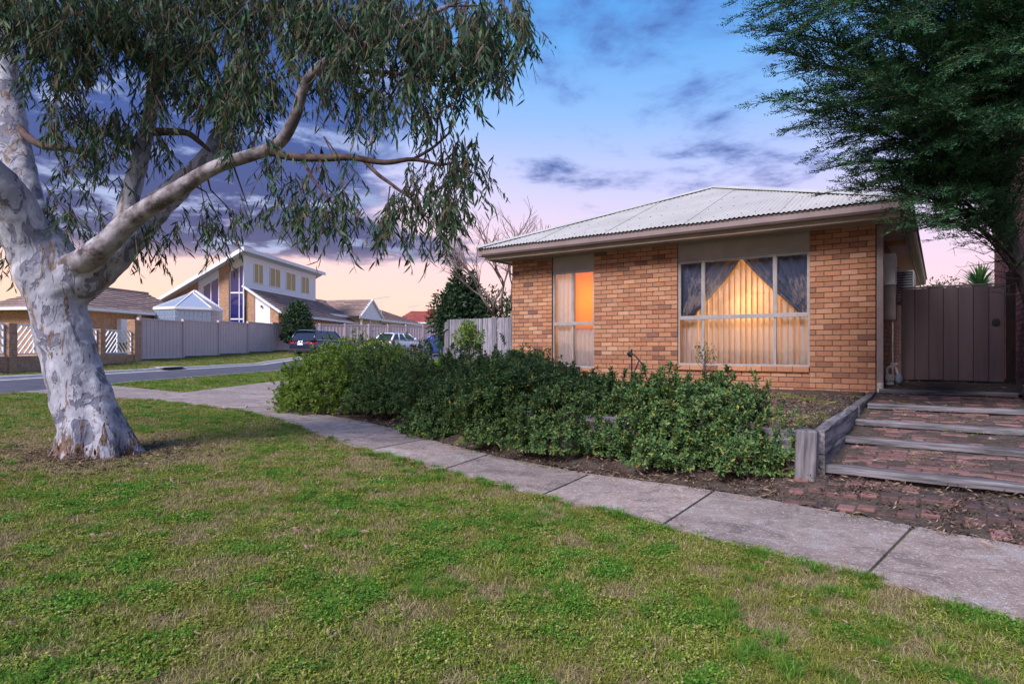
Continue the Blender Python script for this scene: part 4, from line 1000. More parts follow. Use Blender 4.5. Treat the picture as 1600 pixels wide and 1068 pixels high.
mb=MB(); mb.bar((-2.47,-.035,3.4),(-2.47,-.035,zt(-2.47)-.6),.06,.06,(0,1,0)); mb.bar((-3.1,-.035,zt(-3.1)-.58),(-1.9,-.035,zt(-1.9)-.58),.07,.06,(0,1,0)); mb.build('frame',M['white_paint'],w)
w=thing('tall_window',None,None); w.parent=h2
for a,b in ((-.98,-.34),(-.28,-.02)):
    for z0,z1 in ((1.2,3.35),(3.45,5.3),(5.4,None)):
        mb=MB(); poly(mb,[(a,z0),(b,z0),(b,z1 or zt(b)-.75),(a,z1 or zt(a)-.75)],.02,.06); mb.build('pane',M['blue_glass'],w)
mb=MB(); mb.box(-1.045,-.985,-.0,.1,0,zt(-1)-.7); mb.box(-.338,-.282,-.0,.1,0,zt(-.3)-.7); mb.box(-.019,.05,-.0,.1,0,8.1)
for z in (3.40,5.35,1.15): mb.box(-.98,-.02,.0,.1,z-.05,z+.05)
mb.build('frame',M['white_paint'],w)
mb=MB(); poly(mb,[(-1.0,zt(-1.0)-.7),(-.0,zt(0)-.7),(0,zt(0)-.02),(-1.0,zt(-1)-.02)],.03,.2); mb.build('head_panel',M['cream_paint'],h2)
mb=MB(); mb.box(-6.2,-.16,.21,Lh,0,4.3); mb.build('core_wall',M['cream_paint'],h2)
# lean-to tiled roof toward the road
mb=MB(); tiled(mb,((2.9,.2,3.80),(2.9,Lh+3.5,3.80),(.01,.2,5.75),(.01,Lh+.6,5.75))); tiled(mb,((2.9,Lh+3.5,3.8),(-2.5,Lh+3.5,3.8),(.01,Lh+.6,5.75),(-2.4,Lh+.6,5.75))); mb.build('lean_to_roof',M['roof_tile'],h2,fix=False)
mb=MB(); mb.bar((2.98,.12,3.78),(-.1,.12,5.86),.14,.24,(0,1,0)); mb.box(2.91,2.98,.2,Lh+3.5,3.66,3.84); mb.build('barge_board',M['white_paint'],h2)
mb=MB(); poly(mb,[(.06,0),(.75,0),(.75,5.15),(.06,5.60)],.25,.4); poly(mb,[(1.95,0),(2.6,0),(2.6,3.85),(1.95,4.3)],.25,.4); mb.box(2.45,2.6,.41,Lh+3,0,3.66); mb.build('brick_wall',M['mixed_brick'],h2)
mb=MB(); poly(mb,[(.752,2.95),(1.948,2.95),(1.948,4.35),(.752,5.15)],.3,.4); mb.build('gable_panel',M['white_paint'],h2)
mb=MB(); mb.tube([(1.3,.26,4.35),(1.3,.18,4.33)],.07,8); mb.build('wall_light',M['black_iron'],h2)
mb=MB(); mb.patch(lambda u,v:(.55+1.45*u,.22-.62*v+.0,2.92-.75*v+.012*math.sin(u*60)),48,3); mb.build('awning',M['cream_paint'],h2,fix=False)
mb=MB(); mb.box(.52,2.02,.14,.24,2.9,2.99); mb.build('awning_head',M['brown_metal'],h2)
# glass garden room in front of it
OG=at(296,490,39.5); gz=thing('garden_room','glass walled garden room with a peaked glazed roof and white rim','garden room',(OG.x,OG.y,0),.1)
r=2.0; ze=1.18+63/950*39.5; za=1.18+88/950*39.5; n=6
ring=[(r*math.cos(2*math.pi*(i+.5)/n)*1.0,r*math.sin(2*math.pi*(i+.5)/n)) for i in range(n)]
for i in range(n):
    a,b=ring[i],ring[(i+1)%n]
    mb=MB(); mb.add([(a[0],a[1],ze),(b[0],b[1],ze),(.2,0,za)],[(0,1,2)]); mb.build('roof_pane',M['glazing_grey'],gz,fix=False)
    mb=MB(); mb.bar((a[0],a[1],ze+.02),(.2,0,za+.03),.05,.05); mb.bar((a[0]*1.01,a[1]*1.01,ze-.06),(b[0]*1.01,b[1]*1.01,ze-.06),.08,.16); mb.build('roof_bar',M['white_paint'],gz)
    mb=MB(); nx,nz=8,8
    for u in range(nx):
        for v in range(nz):
            p=lambda s,zz:(a[0]+(b[0]-a[0])*s,a[1]+(b[1]-a[1])*s,zz); z0=.5+v*(ze-.66)/nz; z1=z0+(ze-.66)/nz-.035; s0=(u+.06)/nx; s1=(u+.94)/nx
            mb.add([p(s0,z0),p(s1,z0),p(s1,z1),p(s0,z1)],[(0,1,2,3)])
    tag(mb.build('glass_blocks',M['glass_block'],gz,fix=False),kind='stuff')
    mb=MB(); k_=.985; mb.add([(a[0]*k_,a[1]*k_,.3),(b[0]*k_,b[1]*k_,.3),(b[0]*k_,b[1]*k_,ze-.1),(a[0]*k_,a[1]*k_,ze-.1)],[(0,1,2,3)]); mb.build('block_mortar',M['grey_metal'],gz,fix=False)
# white gable rafters behind it
w0=at(251,487,42.5);w1=at(305,454,42.5);w2=at(344,481,42.5)
mb=MB(); 
for a,b in ((w0,w1),(w1,w2)): mb.bar(a-OG*1+Vector((0,0,OG.z)),b-OG+Vector((0,0,OG.z)),.12,.22,(0,1,0))
mb.bar(w0-OG+Vector((0,0,OG.z)),w0-OG+Vector((0,0,OG.z-1.2)),.12,.12,(0,1,0)); o=mb.build('gable_rafter',M['white_paint'],gz); o.rotation_euler=(0,0,-.1)
# single storey brick wing at the left
e0=np.array((-23.6,33.2)); e1=np.array((-22.6,41.0)); rzL=-math.atan2(e1[0]-e0[0],e1[1]-e0[1])
hl=thing('brick_bungalow','mixed brick bungalow with brown tiled roof behind the white lattice panels','house',(e0[0],e0[1],0),rzL)
mb=MB(); tiled(mb,((.5,-.6,3.45),(.5,8.4,3.45),(-2.6,2.2,4.95),(-2.6,8.4,4.95))); tiled(mb,((-5.7,8.4,3.45),(-5.7,-.6,3.45),(-2.6,8.4,4.95),(-2.6,2.2,4.95))); tiled(mb,((-5.7,-.6,3.45),(.5,-.6,3.45),(-2.65,2.2,4.95),(-2.55,2.2,4.95))); mb.build('roof',M['roof_tile'],hl,fix=False)
mb=MB(); mb.tube([(.5,-.6,3.5),(-2.6,2.2,5.0),(-2.6,8.45,5.0)],.09,8); mb.build('ridge_cap',M['roof_tile'],hl)
mb=MB(); mb.box(.46,.60,-.62,8.4,3.30,3.46); mb.box(-5.7,.459,-.72,-.60,3.30,3.46); mb.build('gutter',M['white_paint'],hl)
mb=MB(); mb.box(-5.2,0,0,.2,0,3.40); mb.box(-.2,0,.201,8.2,0,3.40); mb.build('wall',M['mixed_brick'],hl)
mb=MB(); mb.box(-.02,.5,-.5,8.3,3.28,3.30); mb.build('soffit',M['white_paint'],hl)
mb=MB(); mb.box(.01,.30,2.6,3.7,1.55,2.95); mb.build('utility_box',M['white_paint'],hl)
mb=MB(); mb.box(.0,.14,4.2,4.42,.4,3.28); mb.build('downpipe',M['white_paint'],hl)
# far left house
p0=at(-40,497,44); hf=thing('grey_roof_house','low house with a dark grey tiled roof at the far left','house',(p0.x,p0.y,0),.0)
zE=1.18+47/950*44; mb=MB(); tiled(mb,((-6,0,zE),(3.7,0,zE),(-6,4,zE+1.35),(3.7,4,zE+1.35))); mb.build('roof',M['roof_tile_grey'],hf,fix=False)
mb=MB(); mb.box(-6,3.7,-.12,.02,zE-.15,zE+.02); mb.build('gutter',M['brown_metal'],hf)
mb=MB(); mb.box(-6,.0,.6,.8,0,zE+.0); mb.box(2.7,3.2,.6,.8,0,zE+.0); mb.box(.0,2.7,.6,.8,0,1.4);mb.box(.0,2.7,.6,.8,2.9,zE); mb.build('wall',M['mixed_brick'],hf)
mb=MB(); mb.box(.0,2.7,.65,.7,1.4,2.9); mb.build('window',M['dark_glass'],hf); mb=MB(); mb.box(1.25,1.33,.58,.64,1.4,2.9); mb.box(0,2.7,.58,.64,1.36,1.44); mb.build('window_frame',M['grey_metal'],hf)
# cream house with the white portico gable
C0=np.array((-17.2,58.0)); C1=np.array((-12.6,80.0)); dC=(C1-C0)/np.linalg.norm(C1-C0); rzC=-math.atan2(dC[0],dC[1]); LC=np.linalg.norm(C1-C0)
hc=thing('portico_house','cream bungalow with brown tiled roof and white triangular portico gable','house',(C0[0],C0[1],0),rzC)
zE=4.42; zR=6.35
mb=MB(); tiled(mb,((.6,-1.5,zE),(.6,LC,zE+.1),(-4,-1.5,zR),(-4,LC-4.5,zR))); tiled(mb,((.6,LC,zE+.1),(-8.5,LC,zE+.1),(-4,LC-4.5,zR),(-4.1,LC-4.5,zR))); mb.build('roof',M['roof_tile'],hc,fix=False)
mb=MB(); mb.box(.6,.75,-1.5,LC,zE-.16,zE+.06); mb.build('gutter',M['white_paint'],hc)
mb=MB(); mb.box(-.2,0,-1.5,LC-.5,0,zE-.02); mb.box(-8,-.2,LC-.7,LC-.5,0,zE); mb.build('wall',M['cream_paint'],hc)
mb=MB(); mb.box(0.002,.05,11.5,14,2.5,zE-.3); mb.box(0.002,.05,18,19.5,0,zE-.02); mb.build('brick_panel',M['mixed_brick'],hc)
yp0,yp1=2.2,7.0; ym=(yp0+yp1)/2; zp=zE+1.75
mb=MB(); mb.prism([(yp0,zE-.02),(yp1,zE-.02),(ym,zp-.12)],1.9,1.98,'x'); mb.build('gable_panel',M['white_paint'],hc)
mb=MB(); mb.bar((2.05,yp0-.35,zE-.08),(2.05,ym,zp),.22,.16); mb.bar((2.05,yp1+.35,zE-.08),(2.05,ym,zp),.22,.16); mb.box(1.85,2.1,yp0-.2,yp1+.2,zE-.24,zE-.03); mb.build('gable_trim',M['white_paint'],hc)
mb=MB(); tiled(mb,((2.1,yp0-.35,zE-.02),(-2,yp0-.35,zE-.02),(2.1,ym,zp+.06),(-3,ym,zp+.06))); tiled(mb,((2.1,yp1+.35,zE-.02),(-2,yp1+.35,zE-.02),(2.1,ym,zp+.06),(-3,ym,zp+.06))); mb.build('gable_roof',M['roof_tile'],hc,fix=False)
for y in (yp0+.1,yp0+1.9,yp1-.3): mb=MB(); mb.box(1.85,2.0,y,y+.15,0,zE-.25); mb.build('post',M['cream_paint'],hc)
for y0,y1 in ((.2,1.4),(2.4,4.2),(4.6,6.6)):
    w=thing('window',None,None); w.parent=hc; mb=MB(); mb.box(.005,.03,y0,y1,2.2,zE-.35); mb.build('pane',M['dark_glass'],w); mb=MB()
    for q in (0,.5,1): mb.box(.031,.06,y0+(y1-y0)*q-.05,y0+(y1-y0)*q+.05,2.2,zE-.35)
    mb.box(.031,.06,y0,y1,3.1,3.17); mb.build('frame',M['white_paint'],w)
mb=MB(); mb.box(.005,.06,8.2,11.2,2.0,zE-.45); mb.box(.005,.06,14.5,17.5,2.0,zE-.45); mb.build('roller_shutter',M['cream_paint'],hc)
# red tiled house
p=at(660,505,88); hr=thing('red_roof_house','house with a red tiled roof and a boxy red chimney far down the street','house',(p.x,p.y,0),.15)
zE=1.18+40/950*88; mb=MB(); tiled(mb,((-4,-4,zE),(5,-4,zE),(-1.5,0,zE+1.75),(1,0,zE+1.75)),.45); tiled(mb,((-4,4,zE),(-4,-4,zE),(-1.6,0,zE+1.75),(-1.5,0,zE+1.75)),.45); tiled(mb,((5,-4,zE),(5,4,zE),(1,0,zE+1.75),(1.1,0,zE+1.75)),.45); rr=mb.build('roof',M['roof_tile_red'],hr,fix=False)
mb=MB(); mb.bbox(.7,3.0,-1.6,-.5,zE+.6,zE+2.0,.05); mb.build('chimney',M['roof_tile_red'],rr)
mb=MB(); mb.box(-4.1,5.1,-4.15,-4.0,zE-.2,zE); mb.build('gutter',M['white_paint'],hr); mb=MB(); mb.box(-3.5,4.5,-3.5,3.5,0,zE); mb.build('wall',M['cream_paint'],hr)
# aerials
def aerial(lab,px,py,pyb,d,w):
    a=at(px,py,d); b=at(px,pyb,d); t=thing('roof_aerial',lab,'aerial',b); h=a.z-b.z
    mb=MB(); mb.tube([(0,0,0),(0,0,h)],.03,6); mb.build('mast',M['grey_metal'],t); mb=MB(); mb.bar((-w,0,h-.05),(w,.4,h+.25),.05,.05)
    for i in range(7): q=-w+2*w*i/6; mb.bar((q,.2-.5,h+.1+q*.15),(q,.2+.5,h+.1+q*.15),.03,.03)
    mb.build('array',M['grey_metal'],t)
aerial('thin television aerial on the brown roof of the cream bungalow',596,466,492,72,.9)
aerial('tiny television aerial above the red tiled roof',646,479,496,90,.7)
# grey paling fence beside the unit ---------------------------------
pf=thing('paling_fence','weathered grey timber paling fence between the unit and the street','fence',(0,20.5,0))
def fence_run(a,b,zt,zb):
    a=np.array(a);b=np.array(b);L=np.linalg.norm(b-a);d=(b-a)/L; ang=math.atan2(d[1],d[0]); n=int(L/.105)
    for i in range(n):
        mb=MB(); h=random.uniform(-.012,.008); w=.10
        mb.bbox(0,w-.004,0,.016,zb-.1,zt+h,.003); o=mb.build('paling',M['paling_wood'],pf); q=a+d*i*.105; o.location=(q[0],q[1]-20.5+random.uniform(-.006,.006),0); o.rotation_euler=(random.uniform(-.008,.008),random.uniform(-.006,.006),ang)
    for z in (zb+.25,zt-.3):
        p0=a+(-d[1]*.04,d[0]*.04); p1=b+(-d[1]*.04,d[0]*.04); mb=MB(); mb.bar((p0[0],p0[1]-20.5,z),(p1[0],p1[1]-20.5,z),.04,.08); mb.build('rail',M['paling_wood'],pf)
fence_run((-2.30,22.3),(1.0,19.9),2.26,.4)
fence_run((-2.34,22.4),(-3.1,27.5),2.26,.4)
# cars ---------------------------------------------------------------
def car(name,label,loc,rz,paint,L,Wd,H,belt,suv=True,rear_plate=True):
    """rear at -y, front at +y"""
    c=thing(name,label,'car',loc,rz); w=Wd/2; gc=.22
    st=[(-L/2,.86,.42,belt*.80),(-L/2+.10,.96,.30,belt*.93),(-L/2+.45,1.0,gc,belt),(-L/2+1.1,1.0,gc,belt),(0,1.0,gc,belt-.01),(L/2-1.5,1.0,gc,belt-.04),(L/2-1.15,.99,gc,belt-.10),(L/2-.5,.95,gc,belt-.24),(L/2-.12,.86,.28,belt-.36),(L/2,.74,.38,belt-.48)]
    mb=MB(); rings=[]
    for y,k_,z0,z1 in st:
        h=z1-z0; x=w*k_
        prof=[(0,z0),(x*.80,z0),(x*.97,z0+.08*h),(x,z0+.35*h),(x*.995,z0+.62*h),(x*.95,z0+.90*h),(x*.86,z1),(0,z1+.025)]
        rings.append([(px_,y,pz) for px_,pz in prof]+[(-px_,y,pz) for px_,pz in prof[-2:0:-1]])
    n=len(rings[0]); mb.add([p for r_ in rings for p in r_],[(i*n+q,i*n+(q+1)%n,(i+1)*n+(q+1)%n,(i+1)*n+q) for i in range(len(rings)-1) for q in range(n)]+[tuple(range(n-1,-1,-1)),tuple((len(rings)-1)*n+q for q in range(n))])
    b=mb.build('body',M[paint],c,smooth=True); sub=b.modifiers.new('s','SUBSURF'); sub.levels=2; sub.render_levels=2
    # cabin: glass block, roof skin and pillars
    y0,y1=-L/2+.22,L/2-1.28; ty0,ty1=-L/2+(.62 if suv else .75),L/2-2.1; wb,wt=w*.90,w*.72; zb,zt_=belt-.03,H-.03
    def cab(k_,zs=0,ys=0): return [(-wb+k_,y0+ys,zb),(wb-k_,y0+ys,zb),(wb-k_,y1-ys,zb),(-wb+k_,y1-ys,zb),(-wt+k_,ty0+ys,zt_+zs),(wt-k_,ty0+ys,zt_+zs),(wt-k_,ty1-ys,zt_+zs),(-wt+k_,ty1-ys,zt_+zs)]
    mb=MB(); mb.add(cab(.0),[(3,2,1,0),(4,5,6,7),(0,1,5,4),(1,2,6,5),(2,3,7,6),(3,0,4,7)]); mb.build('window_glass',M['car_glass'],c)
    V=[Vector(p) for p in cab(0)]
    mb=MB()
    rp=[(-wt*1.02,ty0-.16),(wt*1.02,ty0-.16),(wt*1.02,ty1+.05),(-wt*1.02,ty1+.05)]
    mb.patch(lambda u,v:((-1+2*u)*wt*1.03,ty0-.18+(ty1-ty0+.28)*v,zt_-.02+.075*(1-(2*u-1)**2)**.5*1.0*(.55+.45*math.sin(math.pi*min(1,.15+v*.8)))),12,8)
    ro=mb.build('roof',M[paint],c,smooth=True,fix=False)
    so=ro.modifiers.new('s','SOLIDIFY'); so.thickness=.05
    mb=MB()
    for i in (0,1): mb.tube([V[i]+Vector((0,0,-.02)),V[i].lerp(V[i+4],.5)+Vector((.012*(1 if i else -1),-.01,0)),V[i+4]],[.085,.075,.06],6)
    for i in (2,3): mb.tube([V[i],V[i+4]],.045,6)
    for s in (-1,1):
        for f in (.30,.60):
            a=Vector((s*wb,y0+(y1-y0)*f,zb)); b_=Vector((s*wt,ty0+(ty1-ty0)*f*.98,zt_)); mb.bar(a,b_,.10,.05,(s,0,.4))
    mb.build('pillars',M[paint],c,smooth=True)
    mb=MB()
    for s in (-1,1): mb.tube([(s*(wt-.06),ty0+.1,H+.045),(s*(wt-.05),(ty0+ty1)/2,H+.065),(s*(wt-.06),ty1-.1,H+.045)],.018,6); mb.tube([(s*(wb+.015),y0+.3,belt+.0),(s*(wb+.02),y1-.1,belt-.01)],.014,5)
    mb.build('chrome_trim',M['chrome'],c)
    mb=MB(); mb.bbox(-w*.93,w*.93,-L/2-.06,-L/2+.3,.30,.52,.05); mb.build('bumper',M['black_iron' if paint!='white_car_paint' else paint],c)
    for s in (-1,1):
        mb=MB(); q=[(s*w*.50,-L/2-.015,belt*.80),(s*w*.95,-L/2+.10,belt*.79),(s*w*1.005,-L/2+.42,belt*.84),(s*w*1.0,-L/2+.42,belt*.92),(s*w*.93,-L/2+.10,belt*.945),(s*w*.50,-L/2+.0,belt*.93)]
        mb.add(q+[(a*.9,b_+.2,z) for a,b_,z in q],[(0,1,2,3,4,5),(11,10,9,8,7,6)]+[(i,(i+1)%6,6+(i+1)%6,6+i) for i in range(6)]); mb.build('tail_light',M['tail_red'],c)
        mb=MB(); q=[(s*w*.45,L/2-.04,belt-.50),(s*w*.80,L/2-.10,belt-.48),(s*w*.94,L/2-.45,belt-.36),(s*w*.92,L/2-.5,belt-.26),(s*w*.70,L/2-.18,belt-.36),(s*w*.45,L/2-.02,belt-.42)]
        mb.add(q+[(a*.9,b_-.15,z) for a,b_,z in q],[(0,1,2,3,4,5),(11,10,9,8,7,6)]+[(i,(i+1)%6,6+(i+1)%6,6+i) for i in range(6)]); mb.build('headlight',M['headlight_glass'],c)
    mb=MB(); mb.bbox(-.20,.20,-L/2-.03,-L/2+.05,belt*.70,belt*.70+.12,.004); mb.build('number_plate',M['plate_white'],c)
    mb=MB(); mb.bbox(-.20,.20,L/2-.05,L/2+.03,.42,.54,.004); mb.build('number_plate',M['plate_white'],c)
    mb=MB(); mb.bbox(-.42,.42,L/2-.08,L/2+.012,.56,belt-.50,.02); mb.build('grille',M['black_iron'],c)
    for s in (-1,1):
        mb=MB(); mb.bbox(s*(w+.10)-.10,s*(w+.10)+.10,L/2-1.75,L/2-1.6,belt+.02,belt+.17,.04); mb.build('mirror',M[paint],c)
        for yy in (-L/2+.95,L/2-.95):
            wh=thing('wheel',None,None); wh.parent=c; wh.location=(s*(w-.11),yy,.35); R_=.35
            mb=MB(); pr=[(-.11,.20),(-.11,R_-.03),(-.08,R_),(.08,R_),(.11,R_-.03),(.11,.20)]
            vs=[(x_,r_*math.cos(2*math.pi*q/20),r_*math.sin(2*math.pi*q/20)) for x_,r_ in pr for q in range(20)]; mb.add(vs,[(i*20+q,i*20+(q+1)%20,(i+1)*20+(q+1)%20,(i+1)*20+q) for i in range(5) for q in range(20)]); mb.build('tyre',M['rubber'],wh,smooth=True)
            mb=MB(); xx=s*.09
            for q in range(10):
                a=2*math.pi*q/10; mb.bar((xx,.03*math.cos(a),.03*math.sin(a)),(xx,.215*math.cos(a),.215*math.sin(a)),.05,.03,(1,0,0))
            mb.build('rim',M['alloy'],wh)
            mb=MB(); mb.tube([(s*.02,0,0),(s*.05,0,0)],.22,20); mb.build('brake_disc',M['black_iron'],wh)
    return c
pA=at(497,556,40.5)
aud=car('parked_suv','dark navy wagon with red tail lights parked by the steel fence',(pA.x,pA.y+1.0,float(zroad(41))+.03),R(-17),'navy_car_paint',4.9,1.95,1.72,1.08)
mb=MB()
for i in range(4):
    cx_=-.21+.14*i; mb.tube([(cx_*.62+.05*math.cos(a),-2.47,.97+.05*math.sin(a)) for a in np.linspace(0,2*math.pi,17)],.008,5,cap=False)
mb.build('badge',M['chrome'],aud)
pB=at(622,556,47.5); car('parked_wagon','white wagon parked facing away beyond the grey bushes',(pB.x,pB.y+1.0,float(zroad(47))+.04),R(-28),'white_car_paint',4.6,1.82,1.47,.94,False)
pC=at(692,557,40.0); cb=car('parked_hatchback','bright blue car facing the viewer, half hidden by the paling fence',(pC.x+.0,pC.y+1.6,float(zroad(41.5))-.02),R(180+28),'blue_car_paint',4.2,1.74,1.45,.96,False)
# letterbox
p=at(686,560,29.5); t=thing('letterbox','dark green letterbox on a post beside the blue car','letterbox',(p.x,p.y,hz1(p.x,p.y)),.4)
zt_=1.18+(545-540)/950*29.5-t.location.z
mb=MB(); mb.tube([(0,0,0),(0,0,zt_-.1)],.04,8); mb.build('post',M['mailbox_green'],t)
mb=MB(); vs=[(.17*math.cos(a),yy,zt_+.02+.17*math.sin(a)) for yy in (-.25,.25) for a in np.linspace(0,math.pi,11)]; mb.add(vs,[(q,q+1,12+q,11+q) for q in range(10)]+[(0,11,21,10),tuple(range(10,-1,-1)),tuple(range(11,22))]); mb.box(-.17,.17,-.25,.25,zt_-.13,zt_+.02); mb.build('box',M['mailbox_green'],t)
# ================================================================== trees and plants
def px_tube(mb,pl,n=10,sub=5,tap=1):
    """limb from (px,py,depth,radius_px) nodes"""
    P=bez(pl,sub); pts=[at(p[0],p[1],p[2]) for p in P]; rad=[max(p[3],.3)/F*p[2] for p in P]; mb.tube(pts,rad,n); return pts,rad
# ---- gum tree -----------------------------------------------------
TB=at(146,716,6.0); TB.z=hz1(TB.x,TB.y)
gum=thing('gum_tree','large gum tree with pale mottled bark and drooping leaves, on the lawn','tree',(TB.x,TB.y,TB.z))
OFF=Vector(TB)
LIMBS={
 'trunk':[(152,735,6.0,48),(149,712,6.0,45),(142,680,6.0,41),(130,640,6.0,40),(116,580,6.0,39),(101,525,6.0,38),(88,470,6.0,40),(76,425,6.0,46),(66,385,6.02,39),(44,350,6.05,26)],
 'collar':[(84,446,6.04,22),(108,424,5.95,21),(134,405,5.84,19.5),(164,383,5.75,17.5),(190,358,5.70,14)],
 'left':[(72,425,6.0,40),(50,382,5.92,37),(28,335,5.8,33),(2,295,5.65,30),(-40,255,5.45,27),(-110,205,5.2,24),(-200,150,5.0,18)],
 'back':[(58,380,6.05,34),(38,320,6.2,28),(24,250,6.35,25),(14,180,6.5,22),(6,110,6.6,20),(0,40,6.7,17),(-10,-60,6.8,13)],
 'white':[(92,450,6.0,42),(140,425,6.05,34),(185,385,6.15,29),(232,335,6.3,24),(280,292,6.4,18),(322,252,6.5,15),(345,205,6.6,12.5),(358,150,6.7,10),(378,80,6.8,9),(405,0,6.9,6)],
}
mb=MB()
for k_,pl in LIMBS.items():
    q=MB(); px_tube(q,pl,14,5); mb.add([Vector(v)-OFF for v in q.v],q.f)
# root flare
for a,r1 in ((-2.6,.38),(-1.7,.37),(-.6,.42),(.3,.50),(1.4,.42),(2.5,.38)):
    mb.tube([(-.05+.06*math.cos(a),.06*math.sin(a),.85),(.13*math.cos(a),.13*math.sin(a),.33),(r1*.62*math.cos(a),r1*.62*math.sin(a),.07),(r1*math.cos(a+.1),r1*math.sin(a+.1),-.12)],[.07,.145,.11,.05],8)
tr=mb.build('trunk',M['gum_bark'],gum,smooth=True)
rm=tr.modifiers.new('join','REMESH'); rm.mode='VOXEL'; rm.voxel_size=.022; rm.use_smooth_shade=True
smd=tr.modifiers.new('soft','SMOOTH'); smd.iterations=12; smd.factor=.6
tx=bpy.data.textures.new('bark_lumps','CLOUDS'); tx.noise_scale=.16; tx.noise_depth=3
dm=tr.modifiers.new('lumps','DISPLACE'); dm.texture=tx; dm.strength=.045; dm.mid_level=.5; dm.texture_coords='LOCAL'
def limb(name,pl,mat_,n=8):
    q=MB(); pts,rad=px_tube(q,pl,n,5); mb=MB(); mb.add([Vector(v)-OFF for v in q.v],q.f); mb.build(name,M[mat_],gum,smooth=True); return pts
BR=[]
def bl(pl,n=8,m='gum_bark',name='limb'): BR.append(limb(name,pl,m,n))
bl([(104,420,5.95,20),(136,404,5.82,19),(165,382,5.74,17.5),(205,343,5.68,15.5),(268,302,5.55,12.5),(335,262,5.5,10.5),(400,240,5.4,9.5),(438,222,5.35,9),(462,180,5.3,8.5),(476,135,5.25,8),(505,100,5.2,7.5),(560,76,5.1,6),(625,45,5.0,5),(700,10,4.9,3)],12,'bough_bark')
bl([(192,348,6.2,15),(208,290,6.3,13.5),(222,235,6.35,12),(234,185,6.4,10.5),(240,125,6.45,9),(238,60,6.5,7),(230,-20,6.5,5)],10)
bl([(228,206,6.4,7),(262,206,6.35,6),(292,208,6.3,5),(312,222,6.3,4),(328,236,6.3,2.5)],7,'gum_twig','branch')
bl([(418,236,5.36,7),(455,245,5.3,6.5),(505,247,5.25,6),(548,246,5.2,5.2),(600,254,5.15,4.2),(645,249,5.1,3.4),(690,258,5.05,2.2)],7,'gum_twig','branch')
bl([(566,248,5.2,3.4),(590,272,5.15,3),(612,288,5.1,2.5),(636,306,5.05,1.6)],6,'gum_twig','branch')
bl([(645,249,5.1,2.6),(676,231,5.1,2.2),(705,205,5.1,1.4)],6,'gum_twig','branch')
bl([(472,247,5.3,3),(488,278,5.25,2.5),(505,300,5.2,2),(520,318,5.2,1.2)],6,'gum_twig','branch')
bl([(508,106,5.2,4.5),(545,112,5.15,4),(590,112,5.1,3.2),(640,118,5.0,2.4),(690,128,4.95,1.6)],6,'gum_twig','branch')
bl([(512,112,5.2,3.4),(540,128,5.2,3),(575,140,5.15,2.3),(606,158,5.1,1.4)],6,'gum_twig','branch')
bl([(350,195,6.6,6),(330,150,6.5,5),(300,110,6.3,4),(270,70,6.2,3)],6,'gum_twig','branch')
bl([(476,135,5.25,6),(450,95,5.3,5),(430,50,5.4,4),(400,10,5.5,3)],6,'gum_twig','branch')
bl([(238,120,6.4,5),(200,80,6.2,4),(150,50,6.0,3.2),(100,30,5.9,2.4)],6,'gum_twig','branch')
bl([(16,190,6.45,8),(60,225,6.3,6),(105,232,6.2,5),(150,246,6.1,3)],6,'gum_twig','branch')
bl([(222,235,6.35,5),(180,215,6.2,4),(130,195,6.1,3)],6,'gum_twig','branch')
# foliage: hanging sprays grouped in clusters  (px, py, rx, ry, amount, depth)
BL=[(20,20,90,60,1.3,5.6),(120,30,90,60,1.3,5.9),(225,35,80,60,1.3,6.0),(330,45,85,70,1.4,5.8),(430,45,75,65,1.4,5.5),(530,30,80,55,1.2,5.2),(630,50,75,60,1.3,5.0),(715,60,70,75,1.2,4.9),(778,70,52,85,.8,4.9),(60,75,60,45,1,5.6),(170,85,80,45,1.2,6),(270,95,70,45,1.1,6.1),
 (120,120,60,35,.9,5.9),(235,135,60,40,.8,6.1),(345,130,70,65,1.5,5.8),(395,160,62,60,1.7,5.6),(425,115,55,55,1.2,5.5),(500,105,55,50,.6,5.3),(590,100,70,40,.8,5.1),(690,120,60,55,1.1,4.9),(735,140,45,50,.9,4.9),(620,160,60,35,.9,5.0),(585,180,45,35,.8,5.1),(660,180,45,35,.8,5.0),(500,165,30,45,.5,5.3),(540,150,45,35,.4,5.2),
 (380,210,45,42,1.0,5.6),(305,170,40,40,.6,6.0),(100,160,50,32,.5,6),(70,140,40,40,.35,6),(150,200,70,36,1.2,6),(195,190,55,30,1.0,6.1),(115,205,50,32,.8,6),(210,235,48,36,1.0,6.2),(150,255,60,30,.7,6.1),(80,235,45,25,.5,6.1),(170,290,40,24,.35,6.1),(100,275,40,30,.35,6.1),
 (90,345,28,44,1.0,6.2),(118,352,32,24,.7,6.2),(150,345,28,18,.5,6.2),(8,385,28,60,1.2,6.3),(235,378,34,34,1.0,6.0),(255,365,24,26,.6,6),(325,350,36,32,.9,5.9),(352,365,34,26,.7,5.9),(372,340,24,18,.4,5.8),(425,265,22,50,.8,5.4),(440,305,22,30,.7,5.4),(395,345,28,20,.5,5.7),(460,325,40,34,.7,5.3),(505,345,52,32,1.0,5.2),(530,345,36,40,.9,5.2),(555,325,26,20,.4,5.2),(500,270,34,34,.35,5.3),(530,262,24,20,.5,5.2),
 (625,345,32,44,1.2,5.05),(645,385,14,24,1.0,5.05),(672,325,44,48,1.0,5.0),(712,310,40,44,1.0,5.0),(705,265,46,36,1.0,5.0),(735,285,26,40,.7,5.0),(700,228,42,26,.5,5.05),(640,300,34,28,.5,5.05),(600,365,16,24,.5,5.05),(660,280,30,20,.4,5.05),(690,372,16,20,.5,5.05)]
for q in range(9): BL.append((random.uniform(-260,780),random.uniform(-230,-40),110,70,.7,random.uniform(5,6.6)))
for q in range(2): BL.append((random.uniform(-300,-60),random.uniform(40,380),80,70,.6,random.uniform(5,6.6)))
